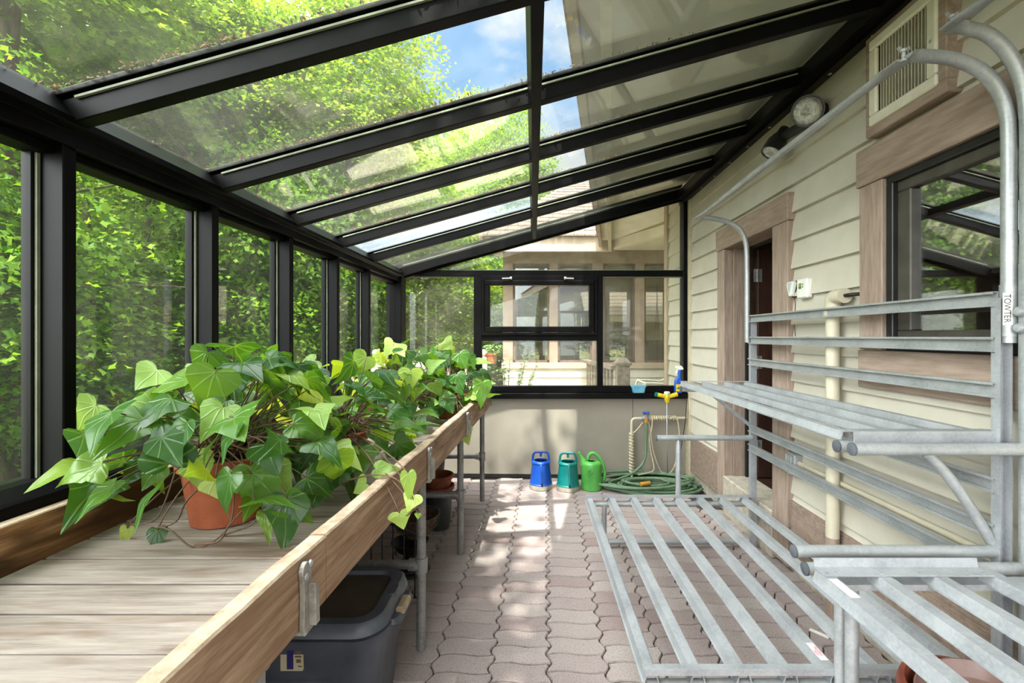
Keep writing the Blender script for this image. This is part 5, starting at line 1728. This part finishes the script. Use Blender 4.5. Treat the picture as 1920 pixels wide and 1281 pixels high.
def build_wing():
    YW = 8.0; k = YW / FPX
    def X(px): return (px - 1000) * k
    def Z(py): return EYE - (py - 631) * k
    t = empty('house_wing', (1.0, YW + 2, 0), 'taupe screened porch wing with shingled roof beyond the end window', 'building')
    xl, xr = X(943), 4.4
    w = MB()
    w.box(xl, xr, YW, YW + .15, -.2, Z(690))                      # under the windows
    z = Z(690)
    w2 = MB()
    while z > -.2:
        w2.prism([(YW - .03, z - EXPO), (YW - .01, z), (YW + .02, z), (YW + .02, z - EXPO)], 'x', xl, xr)
        z -= EXPO
    w.build('wall', M['beigewall'], t)
    w2.build('siding', M['siding'], t)
    MB().cbox(xl - .02, xr, YW - .06, YW + .1, Z(691), Z(680), .005).build('sill_board', M['beigewall'], t)
    MB().box(xl, xr, YW, YW + .15, Z(494), 3.02).build('frieze_wall', M['taupe'], t)
    MB().box(xl, xr, YW - .01, YW + .13, Z(521), Z(511)).build('transom_rail', M['taupe'], t)
    piers = [(943, 962), (1030, 1046), (1111, 1131), (1191, 1208), (1251, 1280)]
    for a, b in piers:
        MB().cbox(X(a), X(b), YW - .025, YW + .15, Z(690), Z(494), .005).build('pier', M['taupe'], t)
    for (a, _), (_, b) in zip(piers[1:], piers[:-1]):
        x0, x1 = X(b), X(a)
        z0, z1 = Z(680), Z(494)
        f = MB()
        for c in ((x0, x0 + .035, z0, z1), (x1 - .035, x1, z0, z1), (x0, x1, z0, z0 + .04), (x0, x1, z1 - .04, z1)):
            f.box(c[0], c[1], YW + .03, YW + .08, c[2], c[3])
        fo = f.build('window', M['porchbrown'], t)
        MB().box(x0 + .03, x1 - .03, YW + .05, YW + .056, z0 + .03, z1 - .03).build('pane', M['glass_wing'], fo)
    # porch inside and its far openings
    MB().box(xl, xr, YW + .15, YW + 4, .0, .32).build('porch_floor', M['deck'], t)
    MB().box(xl, xr, YW + .15, YW + 4, 2.98, 3.05).build('porch_ceiling', M['porchbrown'], t)
    yb = YW + 3.6
    bk = MB()
    for a, b in ((-.5, -.33), (.15, .30), (.62, 1.05), (1.75, 1.95), (2.42, 2.70), (3.35, 3.6)):
        bk.box(a, b, yb, yb + .14, .3, 3.0)
    bk.box(xl, xr, yb, yb + .14, 2.55, 3.0); bk.box(xl, xr, yb, yb + .14, .3, .55)
    bk.box(.62, 1.75, yb, yb + .12, 1.9, 2.05)
    bk.build('back_frame', M['porchbrown'], t)
    MB().box(xl, xl + .14, YW + .15, YW + .6, .3, 3.0).build('side_post', M['taupe'], t)
    MB().box(xl, xl + .14, yb - .5, yb + .14, .3, 3.0).build('side_post', M['taupe'], t)
    # eave and roof
    ye = YW - .85
    x0, x1 = X(905) + .2, 1.02
    MB().cbox(x0 - .1, x1 + .25, ye, ye + .05, 2.74, 3.0, .005).build('fascia', M['beigewall'], t)
    MB().box(x0 - .1, x1 + .4, ye + .05, YW + .02, 2.93, 2.95).build('soffit', M['cream_trim'], t)
    r = MB()
    n = 26
    rng = random.Random(8)
    for i in range(n):
        u0, u1 = i * .20, (i + 1) * .20 + .05
        s = .60
        za, zb = 2.975 + u0 * s + .022, 2.975 + u1 * s
        xa, xb = x0 - .15 + u0 * .55, 4.8
        xa1 = x0 - .15 + u1 * .55
        x = xa
        while x < xb:
            ww = rng.uniform(.10, .22)
            dz = rng.uniform(0, .010)
            xe_ = min(x + ww - .006, xb)
            y0, y1 = ye - .06 + u0 - rng.uniform(0, .012), ye - .06 + u1
            r.add([(x, y0, za - .022), (xe_, y0, za - .022), (xe_, y1, zb - .02), (x, y1, zb - .02), (x, y0, za + dz), (xe_, y0, za + dz), (xe_, y1, zb), (x, y1, zb)],
                  [(0, 3, 2, 1), (4, 5, 6, 7), (0, 1, 5, 4), (1, 2, 6, 5), (2, 3, 7, 6), (3, 0, 4, 7)])
            x += ww
    r.build('shingles', M['shingle'], t)
    MB().beam((x0 - .12, ye, 2.86), (x0 - .12 + 2.6, ye + 5.2, 2.86 + 3.1), .06, .2).build('hip_board', M['beigewall'], t)
    MB().box(x0 - .02, xl, ye + .05, YW + .3, 2.86, 2.95).build('eave_return', M['cream_trim'], t)
build_wing()

def build_far_house():
    t = empty('far_house', (3.5, 15, 0), 'shingled roof of another house seen through the porch windows', 'building')
    r = MB()
    for i in range(16):
        u0, u1 = i * .22, (i + 1) * .22 + .05
        za, zb = 2.05 + u0 * .62 + .02, 2.05 + u1 * .62
        r.add([(1.6, 14 + u0, za - .03), (9, 14 + u0, za - .03), (9, 14 + u1, zb - .03), (1.6, 14 + u1, zb - .03), (1.6, 14 + u0, za), (9, 14 + u0, za), (9, 14 + u1, zb), (1.6, 14 + u1, zb)],
              [(0, 3, 2, 1), (4, 5, 6, 7), (0, 1, 5, 4), (1, 2, 6, 5), (2, 3, 7, 6), (3, 0, 4, 7)])
    r.build('shingles', M['shingle'], t)
    MB().box(1.7, 9, 14.0, 14.06, 1.85, 2.06).build('fascia', M['beigewall'], t)
    MB().box(3.3, 9, 14.6, 14.8, -.2, 1.95).build('wall', M['beigewall'], t)
    for x in (1.85, 3.2):
        MB().box(x, x + .16, 14.1, 14.26, -.2, 1.9).build('post', M['beigewall'], t)
build_far_house()

def build_deck():
    d = MB()
    for i in range(26):
        d.cbox(-3.6, .95, 5.4 + i * .142, 5.4 + i * .142 + .136, .18, .215, .004)
    o = d.build('deck', M['deck']); tag(o, 'sunny pale board deck outside the end window', 'deck')
    t = empty('deck_railing', (-1.5, 6.5, .2), 'bleached deck railing with round topped posts outside the end window', 'railing')
    Y = 6.5
    xs = [(705 - 1000) * Y / FPX, (792 - 1000) * Y / FPX, (907 - 1000) * Y / FPX]
    xs = [2 * xs[0] - xs[1]] + xs
    for x in xs:
        p = MB().cbox(x - .05, x + .05, Y - .05, Y + .05, .215, 1.08, .006)
        p.lathe([(.062, 0), (.062, .018), (.03, .03), (.05, .06), (.056, .085), (.05, .11), (.03, .13), (0, .135)], (x, Y, 1.08), 16)
        p.build('post', M['rail_pale'], t, smooth='auto')
    MB().cbox(xs[0], xs[-1], Y - .06, Y + .06, .965, 1.01, .005).build('top_rail', M['rail_pale'], t)
    MB().cbox(xs[0], xs[-1], Y - .02, Y + .02, .30, .38, .005).build('bottom_rail', M['rail_pale'], t)
    n = int((xs[-1] - xs[0]) / .125)
    for i in range(n):
        x = xs[0] + .07 + (xs[-1] - xs[0] - .1) * i / n
        MB().cbox(x, x + .036, Y - .018, Y + .018, .38, .965, .003).build('baluster', M['rail_pale'], t)
    # planted pot on the railing
    c = Vector((-.60, 6.5, 1.01))
    q = empty('flower_pot', c, 'small clay pot with trailing plant on the deck railing', 'plant')
    pot_mesh(c, .15, .06, .085, .03, 24).build('pot', M['terra'], q, smooth='auto')
    rng = random.Random(6); f = MB()
    for k in range(60):
        a = rng.uniform(0, 2 * PI); r = rng.uniform(0, .14)
        add_leaf(f, c + Vector((r * math.cos(a), r * math.sin(a), .17 + rng.uniform(-.02, .10))), (math.cos(a), math.sin(a), rng.uniform(-.6, .5)), (0, -.3, 1), .05, .03, rng)
    f.build('foliage', M['spider'], q, smooth=True)
    # grey gate post with rail on the right
    x = (1167 - 1000) * 6.0 / FPX
    t = empty('grey_post', (x, 6.0, -.1), 'weathered grey capped post with a short railing near the house corner', 'post')
    p = MB().cbox(x - .085, x + .085, 5.92, 6.09, -.14, 1.02, .008); p.build('post', M['post_grey'], t)
    c = MB().cbox(x - .105, x + .105, 5.90, 6.11, 1.02, 1.06, .006)
    c.add([(x - .09, 5.915, 1.06), (x + .09, 5.915, 1.06), (x + .09, 6.095, 1.06), (x - .09, 6.095, 1.06), (x - .05, 5.955, 1.115), (x + .05, 5.955, 1.115), (x + .05, 6.055, 1.115), (x - .05, 6.055, 1.115)],
          [(0, 3, 2, 1), (4, 5, 6, 7), (0, 1, 5, 4), (1, 2, 6, 5), (2, 3, 7, 6), (3, 0, 4, 7)])
    c.build('post_cap', M['post_grey'], t)
    MB().beam((x - .08, 6.05, .98), (x - .30, 7.85, .98), .12, .05).build('top_rail', M['post_grey'], t)
    for i in range(9):
        u = .1 + i * .095
        MB().beam((x - .08 - .22 * u, 6.05 + 1.8 * u, .2), (x - .08 - .22 * u, 6.05 + 1.8 * u, .96), .035, .035, up=(0, 1, 0)).build('baluster', M['post_grey'], t)
    # white tube chair by the house corner
    t = empty('garden_chair', (1.38, 5.6, -.1), 'white tube garden chair standing outside by the house corner', 'chair')
    m = MB()
    for dy in (0, .42):
        m.tube(spline([(1.28, 5.45 + dy, -.1), (1.30, 5.45 + dy, .5), (1.335, 5.45 + dy, .80), (1.40, 5.45 + dy, .835), (1.62, 5.45 + dy, .82), (1.78, 5.45 + dy, .78), (1.80, 5.45 + dy, -.1)], 5), .0125, 10)
    m.tube([(1.36, 5.45, .83), (1.36, 5.87, .83)], .0125, 10)
    m.build('frame', M['chairmetal'], t, smooth=True)
    MB().cbox(1.36, 1.80, 5.45, 5.87, .38, .42, .01).build('seat', M['cushion'], t)
    # swing seat inside the porch
    t = empty('swing_seat', (2.55, 9.6, .7), 'dark cushioned swing seat on chains inside the porch', 'seat')
    MB().cbox(2.45, 3.3, 9.3, 9.9, .78, .90, .03).build('seat_cushion', M['cushion'], t, bevel=.02)
    MB().cbox(2.45, 3.3, 9.85, 10.0, .86, 1.32, .03).build('back_cushion', M['cushion'], t, bevel=.02)
    MB().cbox(2.40, 3.35, 9.26, 9.95, .72, .78, .006).build('frame', M['porchbrown'], t)
    for y, x in ((9.35, 2.45), (9.9, 2.8)):
        MB().tube([(x, y, .78), (2.62, 9.6, 2.1), (2.62, 9.6, 2.98)], .007, 6).build('chain', M['iron'], t)
build_deck()

# =====================================================================
# WOODLAND
# =====================================================================
LEAF8 = np.array([(0, -.5), (.26, -.26), (.52, .02), (.24, .10), (0, .58), (-.24, .10), (-.52, .02), (-.26, -.26)])
def leaf_mesh(name, centres, normals, size, mat, seed):
    rng = np.random.default_rng(seed)
    n = len(centres)
    nm = normals / np.linalg.norm(normals, axis=1, keepdims=True)
    ref = rng.normal(size=(n, 3))
    u = np.cross(nm, ref); u /= np.linalg.norm(u, axis=1, keepdims=True)
    v = np.cross(nm, u)
    s = size * rng.uniform(.7, 1.25, n)
    P = (centres[:, None, :] + (u[:, None, :] * LEAF8[None, :, 0, None] + v[:, None, :] * LEAF8[None, :, 1, None]) * s[:, None, None]
         - nm[:, None, :] * (np.abs(LEAF8[None, :, 0, None]) * .25) * s[:, None, None])
    me = bpy.data.meshes.new(name)
    nv = n * 8
    me.vertices.add(nv); me.vertices.foreach_set('co', P.reshape(-1).astype(np.float32))
    me.loops.add(nv); me.loops.foreach_set('vertex_index', np.arange(nv, dtype=np.int32))
    me.polygons.add(n)
    me.polygons.foreach_set('loop_start', np.arange(0, nv, 8, dtype=np.int32))
    me.polygons.foreach_set('loop_total', np.full(n, 8, dtype=np.int32))
    me.update(calc_edges=True)
    me.materials.append(mat)
    return me

def crown_points(seed, nspray, per, R, H, flat=.16, spr=.55, inner=.35):
    """sprays of leaves in nearly level fans through an egg shaped crown"""
    rng = np.random.default_rng(seed)
    d = rng.normal(size=(nspray, 3)); d /= np.linalg.norm(d, axis=1, keepdims=True)
    r = inner + (1 - inner) * rng.uniform(0, 1, nspray) ** .5
    lump = 1 + .18 * np.sin(d[:, 0] * 5 + seed) * np.cos(d[:, 1] * 4 + seed * 2) + .12 * np.sin(d[:, 2] * 7)
    c = d * (r * lump)[:, None] * np.array([R, R, H])
    tilt = d * .45 + rng.normal(size=(nspray, 3)) * .25; tilt[:, 2] = np.abs(tilt[:, 2]) * .4 + 1.0
    tilt /= np.linalg.norm(tilt, axis=1, keepdims=True)
    cen = np.repeat(c, per, axis=0)
    tn = np.repeat(tilt, per, axis=0)
    off = rng.normal(size=(nspray * per, 3)) * spr * .6
    off -= tn * (off * tn).sum(1, keepdims=True) * (1 - flat)
    rr = np.linalg.norm(off, axis=1, keepdims=True)
    pts = cen + off - tn * (rr ** 2) * .22
    nor = tn + rng.normal(size=pts.shape) * .42
    return pts, nor

CROWN = [leaf_mesh('foliage', *crown_points(s, 420, 60, 2.6, 3.4), .115, M['leaf_a'], s) for s in (1, 2, 3)]
SPARSE = leaf_mesh('foliage', *crown_points(7, 105, 60, 2.6, 3.4, spr=.5), .125, M['leaf_a'], 7)
UNDER = [leaf_mesh('foliage', *crown_points(s, 260, 52, 1.5, 1.9, spr=.42, inner=.15), .075, M['leaf_b'], s) for s in (11, 12, 13)]

def trunk_mesh(seed, H, r, lean, nb):
    rng = random.Random(seed)
    m = MB()
    pts = []; x = y = 0.0
    for i in range(9):
        z = H * i / 8
        pts.append((x, y, z)); x += rng.uniform(-.10, .10) + lean[0] * H / 8; y += rng.uniform(-.10, .10) + lean[1] * H / 8
    sp = spline(pts, 3)
    m.tube(sp, [r * (1 - .75 * i / (len(sp) - 1)) * (1.35 if i == 0 else 1.12 if i == 1 else 1) for i in range(len(sp))], 10)
    for k in range(nb):
        i = rng.randint(7, len(sp) - 5)
        p = sp[i]; a = rng.uniform(0, 2 * PI); l = rng.uniform(.9, 2.1)
        e = p + Vector((math.cos(a) * l, math.sin(a) * l, rng.uniform(.1, 1.2)))
        mid = p.lerp(e, .5) + Vector((0, 0, .2))
        m.tube(bez(p, p.lerp(mid, .6), mid, e, 6), [r * .34 * (1 - i2 / 7.5) for i2 in range(7)], 6)
    o = m.build('trunk', M['bark'], smooth=True)
    me = o.data
    bpy.data.objects.remove(o)
    return me
TRUNK = [trunk_mesh(s, 6.5, .13, l, 7) for s, l in ((1, (.02, .0)), (2, (-.05, .03)), (3, (.07, -.02)))]
THIN = [trunk_mesh(s, 3.2, .045, l, 6) for s, l in ((4, (.05, .02)), (5, (-.06, .0)), (6, (.03, -.05)))]

def tree(name, x, y, z, h, w, kind, i, label, group, cat='tree', rot=0.0, clear=.35):
    """h overall height, w crown width; trunk and crown are shared meshes at this tree's own size"""
    t = empty(name, (x, y, z), label, cat, group)
    t.rotation_euler = (0, 0, rot)
    tm, cm, th, cr, ch = (TRUNK[i % 3], CROWN[(i // 2) % 3], 6.5, 2.6, 3.4) if kind == 'big' else (THIN[i % 3], UNDER[(i // 2) % 3], 3.2, 1.5, 1.9)
    a = bpy.data.objects.new('trunk', tm); COL.objects.link(a); a.parent = t
    st = h * .82 / th
    a.scale = (max(st, .8), max(st, .8), st)
    b = bpy.data.objects.new('foliage', cm); COL.objects.link(b); b.parent = t
    zs = h * (1 - clear) / 2
    b.location = (0, 0, h - zs)
    b.scale = (w / 2 / cr, w / 2 / cr, zs / ch)
    return t

def zg(x, y):
    d = max(0.0, math.hypot(max(0, -1.5 - x), max(0, y - 9)) - 2)
    return -.14 + .10 * math.sin(x * .5) * math.sin(y * .4) * min(1, d * .3) - .02 * d * (1 if d < 12 else 12 / d) - .03

def build_forest():
    rng = random.Random(21)
    spots = []
    LB = 'tall leafy green tree of the wood beyond the left glass wall'
    LF = 'distant tree standing behind the wing and the deck'
    LS = 'slender understory sapling with bright leaves outside the left glass'
    def ok(x, y, dmin):
        if any((x - a) ** 2 + (y - b) ** 2 < dmin ** 2 for a, b in spots): return False
        spots.append((x, y)); return True
    # wood to the left
    n = k = 0
    while n < 28 and k < 4000:
        k += 1
        x = -rng.uniform(8.0, 26); y = rng.uniform(1.0, 26)
        if x > -7 and y > 12: continue
        d = math.hypot(x, y)
        px = 1000 + FPX * x / max(y, .1)
        if 110 < px < 300 and y < 6.0: continue
        if not ok(x, y, 1.7 + d * .03): continue
        h = min(rng.uniform(8.5, 11.5) * (1 + max(0, d - 12) * .022), 2.2 + .66 * d)
        tree('woodland_tree', x, y, zg(x, y), h, rng.uniform(4.2, 6.0), 'big', n, LB, 'tall woodland trees', rot=rng.uniform(0, 6.28), clear=rng.uniform(.32, .55)); n += 1
    # trees behind the porch wing
    for i, (x, y, h, w) in enumerate(((-7, 19, 10.5, 6.2), (-3.6, 22, 11.4, 6.6), (-.9, 24, 14.6, 5.4), (-5.2, 15, 9.0, 5.6), (2.6, 27, 9.4, 6), (5.5, 24, 8.6, 6), (-8, 24, 13.8, 7), (-4.2, 12, 7.2, 4.8), (1.0, 20, 6.6, 5), (4, 19, 6.0, 5), (7.5, 21, 7, 6), (-1.4, 16, 6.2, 4.6), (-2.6, 10.6, 4.6, 3.4), (-10, 17, 11.5, 6.5), (-12, 21, 13.0, 7), (-6.2, 20.5, 12.4, 6.4), (-3.0, 25, 14.8, 6.2), (-9.5, 28, 16, 8), (-5.5, 28.5, 15.5, 8), (-1.6, 21.5, 10.4, 5.6), (-8.2, 13.2, 8.4, 5.2), (.8, 24, 9.6, 5.4))):
        tree('woodland_tree', x, y, zg(x, y), h, w, 'big', i + 1, LF, 'trees behind the wing', rot=rng.uniform(0, 6.28), clear=.14)
    # saplings near the glass
    n = k = 0
    while n < 44 and k < 4000:
        k += 1
        x = -rng.uniform(4.2, 14); y = rng.uniform(.2, 14)
        px = 1000 + FPX * x / max(y, .1)
        if 110 < px < 300 and y < 5.6: continue
        if not ok(x, y, 1.05): continue
        tree('sapling_tree', x, y, zg(x, y), rng.uniform(2.2, 4.6), rng.uniform(1.9, 3.0), 'small', n, LS, 'understory saplings', rot=rng.uniform(0, 6.28), clear=rng.uniform(.05, .3)); n += 1
    for i, (px, y, h, w) in enumerate(((470, 6.2, 4.4, 2.4), (560, 7.4, 5.2, 2.8), (430, 8.4, 5.6, 3.0), (620, 8.6, 5.0, 2.8), (520, 9.8, 6.2, 3.2), (685, 9.4, 4.8, 2.6), (590, 11.4, 6.6, 3.4), (790, 11.0, 5.6, 3.2), (850, 13.0, 6.2, 3.4), (720, 13.0, 6.8, 3.6))):
        x = (px - 1000) * y / FPX
        tree('sapling_tree', x, y, zg(x, y), h, w, 'small', i, LS, 'understory saplings', rot=i * .9, clear=.06)
    # bare forked trunk in the second bay
    p = at(200, 800, 5.2)
    t = empty('forked_tree', (p.x, p.y, zg(p.x, p.y)), 'dark leaning forked trunk close outside the second glass bay', 'tree')
    m = MB()
    z0 = zg(p.x, p.y)
    base = at(212, 860, 5.2); base.z = z0
    pts = [base, at(208, 740, 5.2), at(198, 640, 5.2), at(190, 590, 5.25), at(165, 530, 5.3), at(145, 470, 5.4), at(130, 380, 5.5), at(110, 250, 5.6)]
    m.tube(spline(pts, 4), [.085 - .0018 * i for i in range(29)], 10)
    m.tube(spline([at(178, 555, 5.28), at(172, 500, 5.3), at(168, 470, 5.3), at(160, 380, 5.3)], 4), .035, 8)
    m.tube(spline([at(185, 570, 5.28), at(215, 530, 5.1), at(250, 500, 5.0), at(290, 470, 4.9)], 4), [.02 - .001 * i for i in range(13)], 6)
    m.build('trunk', M['bark'], t, smooth=True)
    for i, (px, Y, r, lab) in enumerate(((282, 7.0, .07, 'straight grey trunk in the middle of the second glass bay'), (15, 4.2, .10, 'thick pale trunk at the outer edge of the first glass bay'), (330, 8.2, .10, 'dark trunk beside the second glass post'), (425, 8.0, .055, 'thin dark trunk seen in the third glass bay'), (655, 8.0, .07, 'pale trunk in the fifth glass bay'))):
        q = at(px, 631, Y); zb = zg(q.x, q.y)
        t = empty('bare_tree', (q.x, q.y, zb), lab, 'tree')
        g = random.Random(i + 50)
        pts = [(q.x + g.uniform(-.05, .05), q.y, zb + .9 * j) for j in range(8)]
        m = MB().tube(spline(pts, 4), [r * (1.25 if j == 0 else 1 - j * .012) for j in range(29)], 10)
        for j in range(6):
            b0 = Vector(pts[3 + j % 4]); a = g.uniform(0, 6.28)
            m.tube([b0, b0 + Vector((math.cos(a) * .6, math.sin(a) * .6, .2)), b0 + Vector((math.cos(a) * 1.3, math.sin(a) * 1.3, .25))], [r * .25, r * .18, r * .06], 6)
        m.build('trunk', M['bark'], t, smooth=True)
        b = bpy.data.objects.new('foliage', CROWN[i % 3]); COL.objects.link(b); b.parent = t
        b.location = (0, 0, 6.2); b.scale = (.62, .62, .55)
    # undergrowth carpet
    r2 = np.random.default_rng(5)
    N = 26000
    x = -r2.uniform(1.7, 16, N) ; y = r2.uniform(-1, 16, N)
    clump = .5 + .5 * np.sin(x * 1.7) * np.cos(y * 1.4)
    z = np.array([zg(a, b) for a, b in zip(x, y)]) + r2.uniform(.02, .12, N) + clump * r2.uniform(0, .42, N) * np.clip((-x - 1.9), 0, 1)
    pts = np.stack([x, y, z], 1)
    nor = np.stack([r2.normal(0, .45, N), r2.normal(0, .45, N), np.ones(N)], 1)
    me = leaf_mesh('undergrowth', pts, nor, .10, M['leaf_b'], 6)
    o = bpy.data.objects.new('undergrowth', me); COL.objects.link(o)
    tag(o, 'low green undergrowth covering the woodland floor', 'undergrowth', kind='stuff')
    # shrub against the end window outside
    c = Vector((-.30, 5.15, -.1))
    t = empty('garden_shrub', c, 'thin leafy garden shrub just outside the end window', 'shrub')
    g = random.Random(12); f = MB(); s = MB()
    for k in range(26):
        a = g.uniform(0, 6.28); l = g.uniform(.15, .42)
        e = c + Vector((math.cos(a) * l, math.sin(a) * l * .6, g.uniform(.92, 1.24)))
        pts = bez(c + Vector((0, 0, .02)), c + Vector((0, 0, .6)), e - Vector((0, 0, .15)), e, 10)
        s.tube(pts, [.006 - .0004 * i for i in range(11)], 5)
        for j in range(4, 11):
            for q in (0, 1):
                b = g.uniform(0, 6.28)
                add_leaf(f, pts[j], (math.cos(b), math.sin(b), g.uniform(-.2, .6)), (0, -.2, 1), g.uniform(.05, .075), .028, g)
    s.build('stems', M['stem'], t, smooth=True)
    f.build('foliage', M['spider'], t, smooth=True)
    # trees behind the camera that dapple the sun
    for i, (x, y, h, w, cl) in enumerate(((-2.4, -3.9, 10.5, 4.6, .4), (0.2, -1.75, 11.0, 5.0, .42))):
        t = tree('shade_tree', x, y, -.2, h, w, 'big', i + 4, 'shade tree standing behind the glasshouse', 'shade trees', rot=1.3 * i, clear=cl)
        if i: [c for c in t.children if c.name.startswith('foliage')][0].data = SPARSE
build_forest()
